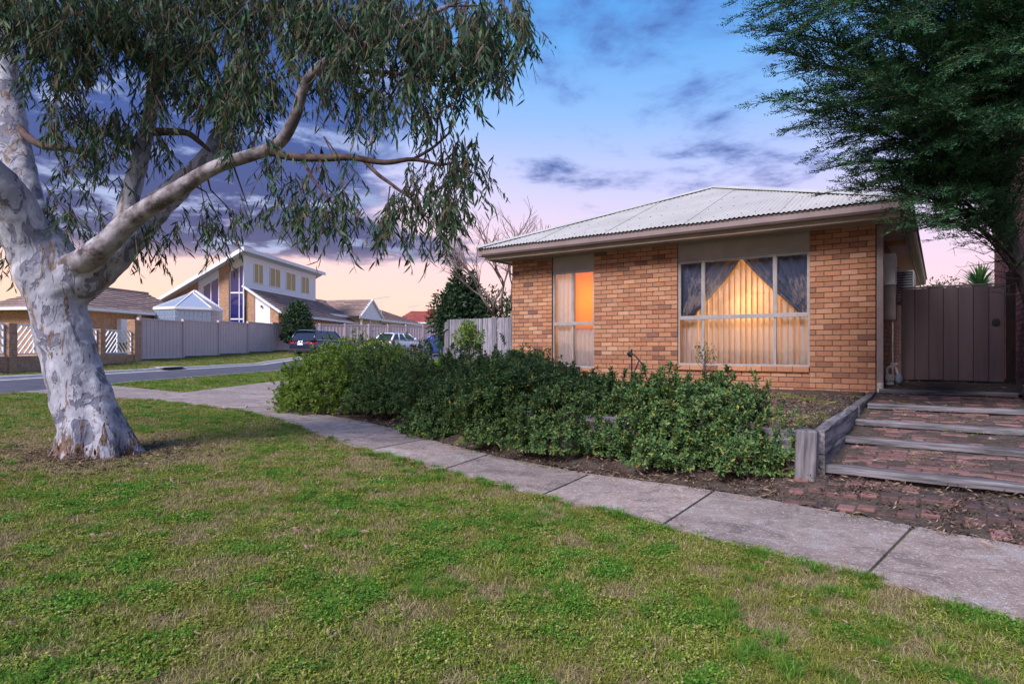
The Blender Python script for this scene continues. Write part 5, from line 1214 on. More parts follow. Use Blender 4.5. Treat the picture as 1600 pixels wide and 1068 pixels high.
LP=[];LD=[];LL=[];LW=[]; TW=MB()
allb=[p for b in BR for p in b]+[at(x,y,d) for pl in LIMBS.values() for x,y,d,_ in bez(pl,4)]
AB=np.array([[p.x,p.y,p.z] for p in allb])
for (bx,by,rx,ry,am,dp) in BL:
    ns=max(5,int(rx*ry*math.pi*am*(5.0 if by<110 else 2.9)/(60*11)))
    c=np.array(at(bx,by,dp))
    # feeding twig from the nearest bough
    dd=AB-c; dd[:,2]*=.8; j=np.argmin((dd**2).sum(1)); a=AB[j]
    if np.linalg.norm(a-c)<1.5:
        m_=(a+c)/2+RNG.normal(size=3)*.06+np.array([0,0,.16]); TW.tube([Vector(a)-OFF,Vector(m_)-OFF,Vector(c)-OFF],[.011,.007,.003],5)
    ncl=max(3,ns//9); CL=[(math.sqrt(RNG.random()),RNG.random()*6.283) for _ in range(ncl)]
    for s_ in range(ns):
        if RNG.random()<.78:
            a_,b_=CL[RNG.integers(ncl)]; qx=a_*math.cos(b_)+RNG.normal()*.17; qy=a_*math.sin(b_)+RNG.normal()*.17; r_=math.hypot(qx,qy); th=math.atan2(qy,qx)
        else: r_=math.sqrt(RNG.random()); th=RNG.random()*6.283
        p=np.array(at(bx+rx*r_*math.cos(th),by-ry*.25+ry*.8*r_*math.sin(th),dp+RNG.normal()*.28))
        dr=np.array([RNG.normal()*.45+.1*np.sign(p[0]-c[0]),RNG.normal()*.45,-.9]); dr/=np.linalg.norm(dr)
        L=RNG.uniform(.14,.34); n_=RNG.integers(9,16)
        q0=p-dr*L*.35+np.array([0,0,.03]); 
        if RNG.random()<.8: TW.tube([Vector(q0)-OFF,Vector(p+dr*L*.2)-OFF,Vector(p+dr*L)-OFF+Vector((0,0,-.03))],[.0045,.0035,.002],3,False)
        for i in range(n_):
            t=(i+.3)/n_; b=q0+(p+dr*L-q0)*t
            d=np.array([RNG.normal()*.55,RNG.normal()*.55,-.9])+dr*.3; LP.append(b); LD.append(d); LL.append(RNG.uniform(.065,.13)); LW.append(RNG.uniform(.011,.021))
LP=np.array(LP)-np.array(OFF); LD=np.array(LD); n=len(LP)
leaf_mesh('crown',LP,LD,rdir(n),np.array(LL),np.array(LW),M['gum_leaf'],gum,long=True,bend=.12)
tag(TW.build('twigs',M['gum_twig'],gum,fix=False),kind='stuff')
print('gum leaves',n)
# loose bark shreds on the trunk foot
BP=[];BD=[];BN=[]
for i in range(90):
    a=RNG.uniform(0,6.283); z=min(.12,abs(RNG.normal())*.05); r_=.33-.14*min(z/.3,1)
    BP.append((r_*math.cos(a)+.0-.05*z,r_*math.sin(a),z+.02)); BD.append((math.cos(a)*.35+RNG.normal()*.15,math.sin(a)*.35+RNG.normal()*.15,RNG.choice([-1,1])*1.0)); BN.append((math.cos(a),math.sin(a),.1))
tag(leaf_mesh('bark_shreds',np.array(BP),np.array(BD),np.array(BN)+RNG.normal(size=(90,3))*.3,RNG.uniform(.03,.09,90),RNG.uniform(.012,.03,90),M['litter'],gum,long=True,bend=.1),kind='stuff')
# ---- conifer at the right ------------------------------------------
cb_=at(1750,735,6.8); cb_.z=hz1(cb_.x,cb_.y)
con=thing('conifer_tree','dark green feathery conifer leaning over the steps at the right edge','tree',tuple(cb_))
CO=Vector(cb_); TP=[(1790,760,6.8,18),(1725,650,6.8,16),(1670,565,6.8,14),(1628,503,6.8,11),(1606,455,6.8,10),(1588,400,6.8,9.5),(1572,337,6.8,9.5),(1556,250,6.8,9),(1544,140,6.85,9),(1535,20,6.9,9),(1530,-120,6.95,8),(1525,-300,7.0,6)]
q=MB(); px_tube(q,TP,10,5); mb=MB(); mb.add([Vector(v)-CO for v in q.v],q.f); mb.build('trunk',M['conifer_bark'],con,smooth=True)
tpts=bez(TP,5)
tips=[(1168,6,6.0),(1172,-30,6.6),(1178,44,6.2),(1190,78,6.4),(1204,148,6.0),(1236,100,7.0),(1250,178,6.3),(1262,20,5.6),(1270,140,6.8),(1292,222,6.3),(1296,252,6.0),(1318,286,6.1),(1340,240,6.8),(1350,120,5.6),(1365,190,6.0),(1380,270,6.4),(1408,318,5.9),(1428,338,6.1),(1420,290,6.6),(1455,352,6.3),(1330,60,6.4),(1400,40,5.5),(1440,160,5.6),(1450,230,5.9),(1480,300,6.2),(1500,355,6.4),(1520,90,5.4),(1560,180,5.3),(1600,60,5.4),(1590,260,5.6),(1640,300,6.2),(1660,200,6.0),(1300,-50,6.2),(1420,-70,6.0),(1540,-60,5.6),(1650,-20,6.0),(1230,-60,6.6),(1380,90,7.6),(1440,60,7.8),(1500,180,7.9),(1470,250,7.4),(1400,200,7.6),(1330,170,7.5),(1560,300,7.6),(1610,150,7.8),(1650,280,7.4),(1480,120,7.2),(1540,20,7.6),(1290,70,7.3),(1360,0,7.2),(1620,-10,7.6),(1262,172,6.5),(1344,262,6.3),(1210,30,6.4),(1440,335,6.0),(1432,352,5.8),(1475,345,6.5),(1530,340,6.6),(1300,110,6.1),(1350,150,6.3),(1400,140,6.1),(1450,190,6.4),(1500,250,6.2),(1550,250,6.1),(1480,40,6.0),(1430,100,6.2),(1360,40,6.0)]
tips+=[(random.uniform(1440,1660),random.uniform(-60,290),random.uniform(5.3,6.6)) for _ in range(34)]+[(random.uniform(1400,1560),random.uniform(250,300),random.uniform(5.8,6.7)) for _ in range(5)]
tips=[q for q in tips if not (q[0]>1550 and q[1]>215)]
FP=[];FD=[];FN=[];FL_=[]
bw=MB()
def frond(p,d,L,n):
    """flat feathery spray of scale leaves"""
    d=d/np.linalg.norm(d); up=np.array([0,0,1.])+RNG.normal(size=3)*.45; s=np.cross(d,up); s/=np.linalg.norm(s); nn=np.cross(s,d)
    for i in range(n):
        t=(i+.4)/n; b=p+d*L*t-np.array([0,0,.12*L*t*t]); ln=L*.36*(1-t*.70)*RNG.uniform(.6,1.25)
        for sg in (-1,1):
            dd=d*.75+s*sg*.75+RNG.normal(size=3)*.16; FP.append(b); FD.append(dd); FN.append(nn+RNG.normal(size=3)*.4); FL_.append(ln)
            if ln>.03:
                dd/=np.linalg.norm(dd)
                for u in (.35,.65):
                    FP.append(b+dd*ln*u); FD.append(dd+s*sg*RNG.choice([-.5,.7])+d*.4+RNG.normal(size=3)*.2); FN.append(nn+RNG.normal(size=3)*.4); FL_.append(ln*.5)
    FP.append(p+d*L*.86); FD.append(d); FN.append(nn); FL_.append(L*.22)
for (tx_,ty_,td) in tips:
    tx_+=26 if tx_<1400 else 8
    tip=np.array(at(tx_,ty_,td)); 
    cand=[p for p in tpts if p[1]>ty_-60 and p[1]<max(ty_+170,360) and p[1]<470] or tpts[:3]
    p0=cand[RNG.integers(len(cand))]; a=np.array(at(p0[0],p0[1],p0[2]))
    L=np.linalg.norm(tip-a); m1=a+(tip-a)*.4+np.array([0,0,.10*L]); m2=a+(tip-a)*.75+np.array([0,0,.06*L])
    C=np.array(bez([a,m1,m2,tip],7)); r0=.010+.010*L/3
    bw.tube([Vector(c)-CO for c in C],list(np.linspace(r0,.003,len(C))),5)
    def onC(t):
        k_=t*(len(C)-1); j=min(int(k_),len(C)-2); d=C[j+1]-C[j]; return C[j]+d*(k_-j),d/np.linalg.norm(d)
    ns_=int(6+L*6.2) if ty_<300 else int(3+L*2.2)
    for i in range(ns_):
        t=.12+.86*(i+RNG.random())/ns_; p,d=onC(t); sd=np.cross(d,[0,0,1]); sd/=max(np.linalg.norm(sd),1e-6)
        sg=1 if i%2 else -1; bd=d*.85+sd*sg*RNG.uniform(.25,.85)+np.array([0,0,RNG.normal()*.20+.04]); bd/=np.linalg.norm(bd)
        bL=RNG.uniform(.35,.75)*(1.1-.55*t)*min(1.2,.5+L*.35); bend=np.array([0,0,-.10*bL])
        if bL>.3: bw.tube([Vector(p)-CO,Vector(p+bd*bL*.5+bend*.2)-CO,Vector(p+bd*bL+bend)-CO],[.006,.004,.002],4)
        n2=int(6+bL*15)
        for q_ in range(n2):
            u=(q_+.5)/n2; b0=p+bd*bL*u+bend*u*u; s2=np.cross(bd,[0,0,1]); s2/=max(np.linalg.norm(s2),1e-6)
            fd=bd*.9+s2*(1 if q_%2 else -1)*RNG.uniform(.3,.75)+np.array([0,0,RNG.normal()*.24])
            frond(b0,fd,RNG.uniform(.11,.21)*(1.1-.4*u),5)
        frond(p+bd*bL*.9+bend,bd,.16,6)
    for i in range(int(6+L*7)):
        p,d=onC(.3+.7*RNG.random()); frond(p,d+RNG.normal(size=3)*.45,RNG.uniform(.12,.2),5)
    frond(tip-(tip-m2)*.12,tip-m2,.22,8); frond(tip-(tip-m2)*.05,tip-m2+RNG.normal(size=3)*.1,.16,6)
FP=np.array(FP)-np.array(CO); n=len(FP); print('conifer leaves',n)
leaf_mesh('crown',FP,np.array(FD),np.array(FN),np.array(FL_),np.maximum(.0085,np.array(FL_)*.26),M['conifer_leaf'],con)
tag(bw.build('boughs',M['conifer_bark'],con,smooth=True,fix=False),kind='stuff')
# sparse dead twigs hanging below the crown
bw=MB()
for i in range(16):
    p=tpts[RNG.integers(18,32)]; a=at(p[0],p[1],p[2]); b=at(p[0]-RNG.uniform(30,110),p[1]+RNG.uniform(-30,30),p[2]+RNG.uniform(-.6,.6)); q=[a+(b-a)*t_+Vector(RNG.normal(size=3)*.02)+Vector((0,0,-.12*t_*(1-t_))) for t_ in (0,.25,.5,.75,1)]; bw.tube([v-CO for v in q],[.006,.005,.004,.003,.0015],4)
    for u in (2,3,4): bw.tube([q[u]-CO,q[u]-CO+Vector(RNG.normal(size=3)*.06)+Vector((-.05,0,-.03))],[.003,.001],3)
tag(bw.build('dead_twigs',M['conifer_bark'],con,fix=False),kind='stuff')
# ---- shrubs -----------------------------------------------------------
SHN=[0]
def shrub(label,px,py,dep,rx,ry,h,nt,mat_='shrub_leaf',ll=.049,group=None,name='shrub',z0=None,cat='shrub',rough=1.0):
    c=at(px,py,dep); z=hz1(c.x,c.y) if z0 is None else z0; t=thing(name,label,cat,(c.x,c.y,z),0,group); sd=SHN[0]; SHN[0]+=17
    u=RNG.random(nt)*6.283; v=RNG.random(nt)**.75; zz=1-v*1.12; zz=np.clip(zz,-.12,1); rr=np.sqrt(np.clip(1-zz**2,0,1))
    D=np.stack([rr*np.cos(u),rr*np.sin(u),zz],1)
    lump=.66+.28*(1-rough)+1.15*rough*(fbm(D[:,0]*2.7+7+sd,D[:,1]*2.7+D[:,2]*3.1+3,sd,3)-.27)
    r_=(1-np.abs(RNG.normal(size=nt))*.14)*lump; r_=np.where(RNG.random(nt)<.12,r_*RNG.uniform(1.02,1.22,nt),r_)
    P=D*np.array([rx,ry,h])*r_[:,None]; P[:,2]=np.maximum(P[:,2]*.90+.14*h,.05)
    nsh=max(1,int(nt/9*rough)); j_=RNG.integers(0,nt,nsh*4).reshape(-1,4)[:,:1]; j_=np.where(D[j_,2]>.2,j_,j_); sd_=nrm(D[j_[:,0]]*np.array([.6,.6,1])+np.array([0,0,.7])+RNG.normal(size=(nsh,3))*.35); ls_=RNG.uniform(.05,.17,nsh)*(h/.8)**.5
    nb_=nsh*3; P[:nb_]=(P[j_[:,0]][:,None,:]+sd_[:,None,:]*(ls_[:,None]*np.array([.35,.7,1.0])[None,:])[...,None]).reshape(-1,3); D[:nb_]=np.repeat(sd_,3,0)
    N=nrm(D/np.array([rx,ry,h])+np.array([0,0,.6])+RNG.normal(size=(nt,3))*.35)
    k_=9; a=(np.arange(k_)*2.4)[None,:]+RNG.random((nt,1))*6.28
    tx_=nrm(np.cross(N,rdir(nt))); ty_=np.cross(N,tx_)
    el=np.tile(np.linspace(.15,1.15,k_)[None,:],(nt,1))+RNG.normal(size=(nt,k_))*.12
    LDv=(tx_[:,None,:]*np.cos(a)[...,None]+ty_[:,None,:]*np.sin(a)[...,None])*np.cos(el)[...,None]+N[:,None,:]*np.sin(el)[...,None]
    B=P[:,None,:]-N[:,None,:]*(np.linspace(.030,.0,k_))[None,:,None]
    ln=RNG.uniform(.7,1.25,(nt,k_))*ll
    Nf=np.broadcast_to(N[:,None,:],LDv.shape).reshape(-1,3)+RNG.normal(size=(nt*k_,3))*.25
    leaf_mesh('foliage',B.reshape(-1,3),LDv.reshape(-1,3),Nf,ln.ravel(),ln.ravel()*.42,M[mat_],t,bend=.12)
    mb=MB(); ns=16
    for i in range(ns):
        j=RNG.integers(nt); e=P[j]*.93; m_=e*np.array([.45,.45,.5])+RNG.normal(size=3)*.04
        mb.tube([(RNG.normal()*.05,RNG.normal()*.05,-.05),tuple(m_),tuple(e)],[.014,.009,.004],5)
    tag(mb.build('stems',M['twig'],t,fix=False),kind='stuff'); return t
HG='shrubs growing along the path in front of the unit'
shrub('rounded bright green shrub at the path corner, leftmost of the hedge',520,634,10.5,1.02,.85,1.06,2800,'bright_leaf',.046,group=HG,rough=.35)
shrub('tallest yellow green shrub at the back of the hedge, in front of the wagons',565,604,11.4,1.25,.95,1.2,3000,'bright_leaf',.046,group=HG,rough=.35)
shrub('broad dark shrub right of the corner shrub, mulch at its foot',626,632,10.0,.98,.70,1.0,2500,group=HG)
shrub('green shrub behind the broad dark shrub, below the timber edging',672,625,9.6,1.0,.8,.84,1900,group=HG)
shrub('spreading shrub mid hedge, under the young lollipop tree',728,640,8.95,.88,.70,.92,2100,group=HG)
shrub('leggy shrub standing left of the narrow window',800,630,8.6,.95,.8,.86,2100,group=HG)
def wl(lx,ly):
    p=fromloc(lx,ly); return 800+950*p[0]/p[1],620,p[1]
shrub('dense shrub directly under the narrow window',*wl(-3.3,-4.9),.78,.65,.54,2100,group=HG)
shrub('low front shrub spilling onto the mulch below the narrow window',*wl(-3.2,-5.12),.70,.42,.78,1800,group=HG,z0=.10)
shrub('low front shrub drooping toward the footpath, left of the gap in the hedge',*wl(-2.35,-5.26),.64,.34,.74,1700,group=HG,z0=.10)
shrub('low leafy shrub filling the gap at the middle of the timber wall',*wl(-1.75,-5.30),.34,.22,.44,600,'shrub_leaf',.045,group=HG,z0=.10)
shrub('rough low shrub at the left end of the timber wall',*wl(-4.35,-4.85),.66,.46,.66,1800,group=HG)
shrub('shrub left of the big window, beside the iron ornament',*wl(-2.5,-4.75),.66,.55,.44,1400,group=HG)
shrub('small shrub in the gap above the timber wall',*wl(-1.75,-5.0),.42,.34,.30,500,group=HG)
shrub('wide dark shrub under the big window, sprawling over the timber wall',*wl(-1.0,-5.22),.74,.38,.76,2900,'shrub_leaf',.048,group=HG,z0=.10)
shrub('low shrub branch hanging over the mulch below the big window',*wl(-.55,-5.46),.34,.20,.46,650,'shrub_leaf',.045,group=HG,z0=.10)
shrub('small sprig of leaves beside the timber corner post',*wl(-.22,-5.36),.17,.14,.54,170,'shrub_leaf',.045,group=HG,z0=.10)
shrub('shrub tucked behind the timber wall left of the big window',*wl(-1.3,-4.9),.62,.45,.42,1400,group=HG)
# small plants in the lawn behind the hedge
shrub('low row of leafy plants along the timber edging, left part',700,578,13.2,.6,.3,.22,260,'bright_leaf',.06,group='low plants along the timber edging')
shrub('low row of leafy plants along the timber edging, under the lollipop tree',765,577,12.9,.55,.3,.24,260,'shrub_leaf',.06,group='low plants along the timber edging')
shrub('leafy bush against the brick corner of the unit',826,560,12.6,.40,.35,.50,330,'shrub_leaf',.075)
shrub('greyish green bush in front of the white wagon',604,566,25.5,1.0,.9,1.1,600,'grey_leaf',.13,group='grey bushes by the street bend')
shrub('taller dry looking bush to the right of the white wagon',642,566,25.0,.95,.9,1.05,600,'grey_leaf',.13,group='grey bushes by the street bend')
def edging():
    a=at(672,577,13.4); b=at(905,575,10.9); t=thing('timber_edging','grey timber edging board behind the hedge left of the unit','edging',tuple(a)); mb=MB()
    mb.bar((0,0,-.07),tuple(b-a+Vector((0,0,-.07))),.08,.20); mb.build('board',M['sleeper_wood'],t)
edging()
def leafball(t,name,cx,cy,cz,rx,ry,rz,n,ll,mat_,cone=0):
    D=rdir(n); r_=RNG.random(n)**.45; P=D*np.array([rx,ry,rz])*r_[:,None]
    lump=.75+.6*(fbm(D[:,0]*2+5,D[:,1]*2+D[:,2]*2+9,n%97,3)-.25); P*=lump[:,None]
    if cone: k_=np.clip(1-(P[:,2]/rz+1)/2,0,1)*1.15+.06; P[:,0]*=k_; P[:,1]*=k_
    P+=np.array([cx,cy,cz]); return leaf_mesh(name,P,nrm(D+RNG.normal(size=(n,3))*.8),rdir(n),RNG.uniform(.6,1.3,n)*ll,RNG.uniform(.6,1.2,n)*ll*.42,M[mat_],t)
def base(px,py,d):
    p=at(px,py,d); return Vector((p.x,p.y,hz1(p.x,p.y)))
# lollipop tree
b=base(733,566,15.5); t=thing('lollipop_tree','small young tree with a clipped leafy head before the paling fence','tree',tuple(b))
H=(1.18+(545-501)/F*15.5)-b.z; mb=MB(); mb.tube([(0,0,-.05),(.02,0,H*.35),(0,0,H*.75)],[.022,.02,.012],6)
for i in range(7): a=i*.9; mb.tube([(0,0,H*.38),(.18*math.cos(a),.18*math.sin(a),H*.55)],[.01,.005],4)
mb.build('trunk',M['twig'],t); leafball(t,'crown',0,0,H*.60,.44,.40,.36,1100,.085,'bright_leaf'); leafball(t,'crown',0,0,H*.82,.2,.2,.26,380,.08,'bright_leaf')
# standard plant before the big window
b=base(1101,596,7.9); t=thing('standard_plant','thin stemmed young plant with a sparse leafy head before the big window','plant',tuple(b))
H=(1.18+(545-531)/F*7.9)-b.z; mb=MB(); mb.tube([(0,0,-.05),(.005,0,H*.45),(0,0,H*.7)],[.010,.009,.005],6)
for i in range(9): a=i*2.3; mb.tube([(0,0,H*(.45+.03*i)),(.13*math.cos(a),.10*math.sin(a),H*(.62+.035*i))],[.005,.002],4)
mb.build('stem',M['gum_twig'],t); leafball(t,'crown',.0,0,H*.80,.16,.14,.17,110,.045,'shrub_leaf')
# succulent rosette
b=base(800,566,12.3); t=thing('rosette_plant','tall succulent with a rosette of fleshy leaves by the brick corner','plant',tuple(b))
mb=MB(); mb.tube([(0,0,-.1),(.05,0,.25),(0,0,.42)],[.05,.04,.04],8); mb.build('stem',M['fence_bark'],t)
n=46; a=np.arange(n)*2.4; el=np.linspace(-.15,1.35,n); leaf_mesh('rosette',np.tile([[0,0,.42]],(n,1)),np.stack([np.cos(a)*np.cos(el),np.sin(a)*np.cos(el),np.sin(el)],1),np.stack([-np.cos(a)*np.sin(el),-np.sin(a)*np.sin(el),np.cos(el)],1),np.linspace(.36,.2,n),np.full(n,.075),M['succulent_leaf'],t,long=True,bend=.15)
# rose stems by the letterbox
b=base(668,566,28); t=thing('standard_rose','bare rose standard with a small leafy top by the blue car','plant',tuple(b)); H=(1.18+(545-529)/F*28)-b.z
mb=MB(); mb.tube([(-.15,0,0),(-.13,0,H*.7)],[.025,.02],5); mb.build('stem',M['twig'],t); leafball(t,'crown',-.13,0,H*.85,.38,.38,.26,150,.14,'dark_leaf')
# small tree at the steel fence
b=base(466,552,43.5); t=thing('street_tree','small dark bushy tree growing beside the steel fence','tree',tuple(b)); H=(1.18+(545-471)/F*43.5)-b.z
mb=MB(); mb.tube([(0,0,-.1),(.05,0,H*.5),(0,0,H*.8)],[.09,.07,.03],7); mb.build('trunk',M['fence_bark'],t)
leafball(t,'crown',-.1,0,H*.64,1.2,1.1,1.25,2600,.22,'dark_leaf'); leafball(t,'crown',.65,-.1,H*.45,.65,.6,.6,700,.22,'dark_leaf'); leafball(t,'crown',-.75,-.1,H*.33,.5,.5,.6,600,.22,'dark_leaf'); leafball(t,'crown',.0,0,H*.88,.6,.5,.5,700,.2,'dark_leaf')
# dark evergreens behind the paling fence
EG='evergreens behind the paling fence'
for lab,px,pt,dd,rx,nn,cone in (('tall pointed dark evergreen behind the paling fence, left of two tips',716,412,27,1.15,3800,1),('pointed dark evergreen just right of the tallest one behind the paling fence',738,420,27.5,1.0,3000,1),('broad low evergreen at the left end of the paling fence',702,450,26.5,.85,2200,0),('loose leafy evergreen behind the fence beside the brick corner',772,452,27,1.4,2600,0)):
    b=base(px,560,dd); b.z=.6; t=thing('evergreen_tree',lab,'tree',tuple(b),0,EG); H=(1.18+(545-pt)/F*dd)-b.z
    mb=MB(); mb.tube([(0,0,-.2),(0,0,H*.9)],[.12,.03],7); mb.build('trunk',M['fence_bark'],t)
    if cone: leafball(t,'crown',0,0,H*.56,rx*1.25,rx*1.25,H*.50,nn,.20,'dark_leaf',1); leafball(t,'crown',0,0,H*.42,rx*.95,rx*.9,H*.26,nn//2,.20,'dark_leaf')
    else: leafball(t,'crown',0,0,H*.60,rx*1.15,rx,H*.42,nn,.2,'dark_leaf')
# bare tree behind the roof
b=base(800,560,25); b.z=.6; t=thing('bare_tree','leafless tree with thin upright branches behind the corner of the roof','tree',tuple(b)); H=(1.18+(545-318)/F*25)-b.z; mb=MB(); tw=MB()
rb=random.Random(5)
def grow(p,d,L,r_,lv):
    if lv>5 or r_<.004: return
    q=p+d*L; m_=(p+q)/2+Vector((rb.gauss(0,.04),rb.gauss(0,.04),0))*L; (mb if lv<2 else tw).tube([p,m_,q],[r_,r_*.85,r_*.7],6 if lv<2 else 4)
    for i in range(3 if lv in (1,2) else 2):
        nd=(d+Vector((rb.gauss(0,.42),rb.gauss(0,.42),rb.gauss(.10,.2)))).normalized(); grow(q,nd,L*rb.uniform(.62,.9),r_*.66,lv+1)
    if lv>1: nd=(d+Vector((rb.gauss(0,.5),rb.gauss(0,.5),.1))).normalized(); grow(p.lerp(q,.5),nd,L*.6,r_*.5,lv+1)
for q in ((0,0,1),(-.5,0,.85),(.35,.1,.9),(-.25,.3,.9)): grow(Vector((0,0,.6)),Vector(q).normalized(),1.55,.085,0)
mb.tube([(0,0,-.2),(0,0,.7)],[.16,.13],8); mb.build('trunk',M['dead_wood'],t,smooth=True); tag(tw.build('twigs',M['dead_wood'],t,fix=False),kind='stuff')
# yucca beyond the gate and sprigs
p=at(1530,470,17); t=thing('yucca_plant','bright green spiky yucca head rising above the side gate','plant',(p.x,p.y,.6)); zc=1.18+(545-452)/F*17-.6
mb=MB(); mb.tube([(0,0,-.1),(0,0,zc)],[.10,.08],8); mb.build('stem',M['fence_bark'],t)
n=110; a=np.arange(n)*2.4; el=np.linspace(-.35,1.5,n)+RNG.normal(size=n)*.08; leaf_mesh('leaves',np.tile([[0,0,zc]],(n,1)),np.stack([np.cos(a)*np.cos(el),np.sin(a)*np.cos(el),np.sin(el)],1),np.stack([-np.cos(a)*np.sin(el),-np.sin(a)*np.sin(el),np.cos(el)],1),RNG.uniform(.55,.85,n),np.full(n,.065),M['yucca_leaf'],t,long=True,bend=.12)
p=at(1478,470,20); t=thing('garden_shrub','tips of a leafy shrub showing above the gate near the eave','shrub',(p.x,p.y,.6)); zc=1.18+(545-440)/F*20-.6
mb=MB(); mb.tube([(0,0,-.1),(0,0,zc-.3)],[.05,.03],6); mb.build('stem',M['fence_bark'],t); leafball(t,'foliage',0,0,zc-.3,.9,.6,.5,500,.12,'dark_leaf')
# iron pump ornament before the wall
b=base(988,596,9.0); t=thing('garden_ornament','black wrought iron garden ornament with curved arm before the brick wall','ornament',tuple(b),HA)
k_=9.0/F; 
def o(px,py): return ((px-985)*k_,0,1.18+(545-py)*k_-b.z)
mb=MB(); mb.tube([o(984,600),o(984,545)],.011,8); mb.build('post',M['black_iron'],t)
mb=MB(); mb.tube(bez([o(978,552),o(986,553),o(996,562),o(1004,574),o(1009,592)],5),.012,8); mb.build('arm',M['black_iron'],t,smooth=True)
mb=MB(); mb.tube([o(996,563),o(984,592)],.009,6); mb.build('brace',M['black_iron'],t)
mb=MB(); c=Vector(o(981,553)); 
for i in range(9):
    a=i*.7; d=Vector((math.cos(a),.4*math.sin(a*1.7),math.sin(a)))*.045; mb.tube([c,c+d*.6,c+d],[.018,.020,.006],6)
mb.build('finial',M['black_iron'],t,smooth=True)
# ================================================================== grass, litter and mulch (uncountable: scattered as stuff)
def scatter(name,P,ROT,SC,IDX,protos,label=None):
    me=bpy.data.meshes.new(name); me.vertices.add(len(P)); me.vertices.foreach_set('co',np.asarray(P,np.float32).ravel())
    a=me.attributes.new('rot','FLOAT_VECTOR','POINT'); a.data.foreach_set('vector',np.asarray(ROT,np.float32).ravel())
    a=me.attributes.new('sc','FLOAT','POINT'); a.data.foreach_set('value',np.asarray(SC,np.float32))
    a=me.attributes.new('idx','INT','POINT'); a.data.foreach_set('value',np.asarray(IDX,np.int32))
    me.update(); o=bpy.data.objects.new(name,me); link(o); tag(o,kind='stuff')
    col=bpy.data.collections.new(name+'_kinds')
    for i,(m_,mt) in enumerate(protos):
        m_.materials.clear(); m_.materials.append(mt); q=bpy.data.objects.new('%s_%02d'%(name,i),m_); col.objects.link(q)
    ng=bpy.data.node_groups.new(name,'GeometryNodeTree'); ng.interface.new_socket('Geometry',in_out='INPUT',socket_type='NodeSocketGeometry'); ng.interface.new_socket('Geometry',in_out='OUTPUT',socket_type='NodeSocketGeometry')
    gi=ng.nodes.new('NodeGroupInput'); go=ng.nodes.new('NodeGroupOutput'); ip=ng.nodes.new('GeometryNodeInstanceOnPoints'); ci=ng.nodes.new('GeometryNodeCollectionInfo')
    ci.inputs[0].default_value=col; ci.inputs[1].default_value=True; ci.inputs[2].default_value=True
    def na(nm,dt):
        n_=ng.nodes.new('GeometryNodeInputNamedAttribute'); n_.data_type=dt; n_.inputs[0].default_value=nm; return n_.outputs[0]
    L=ng.links.new; L(gi.outputs[0],ip.inputs['Points']); L(ci.outputs[0],ip.inputs['Instance']); ip.inputs['Pick Instance'].default_value=True
    L(na('idx','INT'),ip.inputs['Instance Index']); L(na('rot','FLOAT_VECTOR'),ip.inputs['Rotation']); L(na('sc','FLOAT'),ip.inputs['Scale']); L(ip.outputs[0],go.inputs[0])
    md=o.modifiers.new('scatter','NODES'); md.node_group=ng; return o
def blade_clump(n,rad,h0,h1,w,lean,seed,curl=.5):
    rg=np.random.default_rng(seed); V=[];F_=[]
    for i in range(n):
        r_=rad*math.sqrt(rg.random()); a=rg.random()*6.283; b=np.array([r_*math.cos(a),r_*math.sin(a),-.004]); h=rg.uniform(h0,h1)
        az=rg.random()*6.283; ln=abs(rg.normal())*lean; d=np.array([math.cos(az)*math.sin(ln),math.sin(az)*math.sin(ln),math.cos(ln)])
        sd=np.array([-math.sin(az+rg.normal()*.5),math.cos(az),0])*w*rg.uniform(.7,1.3)/2
        m_=b+d*h*.55; t=b+d*h+np.array([math.cos(az),math.sin(az),-.6])*h*curl*rg.uniform(.2,.7); t[2]=max(t[2],.003)
        k_=len(V); V+=[b-sd,b+sd,m_+sd*.8,m_-sd*.8,t]; F_+=[(k_,k_+1,k_+2,k_+3),(k_+3,k_+2,k_+4)]
    me=bpy.data.meshes.new('blades'); me.from_pydata([tuple(v) for v in V],[],F_); me.update(); return me
def clover_clump(n,rad,seed):
    rg=np.random.default_rng(seed); V=[];F_=[]
    for i in range(n):
        r_=rad*math.sqrt(rg.random()); a=rg.random()*6.283; c=np.array([r_*math.cos(a),r_*math.sin(a),rg.uniform(.008,.032)])
        for q in range(3):
            b=a+q*2.09+rg.normal()*.2; d=np.array([math.cos(b),math.sin(b),rg.normal()*.35]); s=np.array([-math.sin(b),math.cos(b),rg.normal()*.2]); l=rg.uniform(.007,.013)
            k_=len(V); V+=[c,c+d*l*.7+s*l*.5,c+d*l,c+d*l*.7-s*l*.5]; F_.append((k_,k_+1,k_+2,k_+3))
    me=bpy.data.meshes.new('clover'); me.from_pydata([tuple(v) for v in V],[],F_); me.update(); return me
def chip_clump(n,rad,l0,l1,w,seed,flat=.35):
    rg=np.random.default_rng(seed); V=[];F_=[]
    for i in range(n):
        r_=rad*math.sqrt(rg.random()); a=rg.random()*6.283; c=np.array([r_*math.cos(a),r_*math.sin(a),rg.uniform(.002,.02)]); b=rg.random()*6.283; l=rg.uniform(l0,l1)
        d=np.array([math.cos(b),math.sin(b),rg.normal()*flat]); s=np.array([-math.sin(b),math.cos(b),rg.normal()*.5])*w*rg.uniform(.5,1.3); u=np.array([0,0,1])*l*rg.uniform(-.05,.2)
        k_=len(V); V+=[c-d*l/2,c+s-u*0,c+d*l/2,c-s,c+u]; F_+=[(k_,k_+1,k_+4),(k_+1,k_+2,k_+4),(k_+2,k_+3,k_+4),(k_+3,k_,k_+4)]
    me=bpy.data.meshes.new('chips'); me.from_pydata([tuple(v) for v in V],[],F_); me.update(); return me
G,GL,GD=M['grass_green'],M['grass_lush'],M['grass_dry']
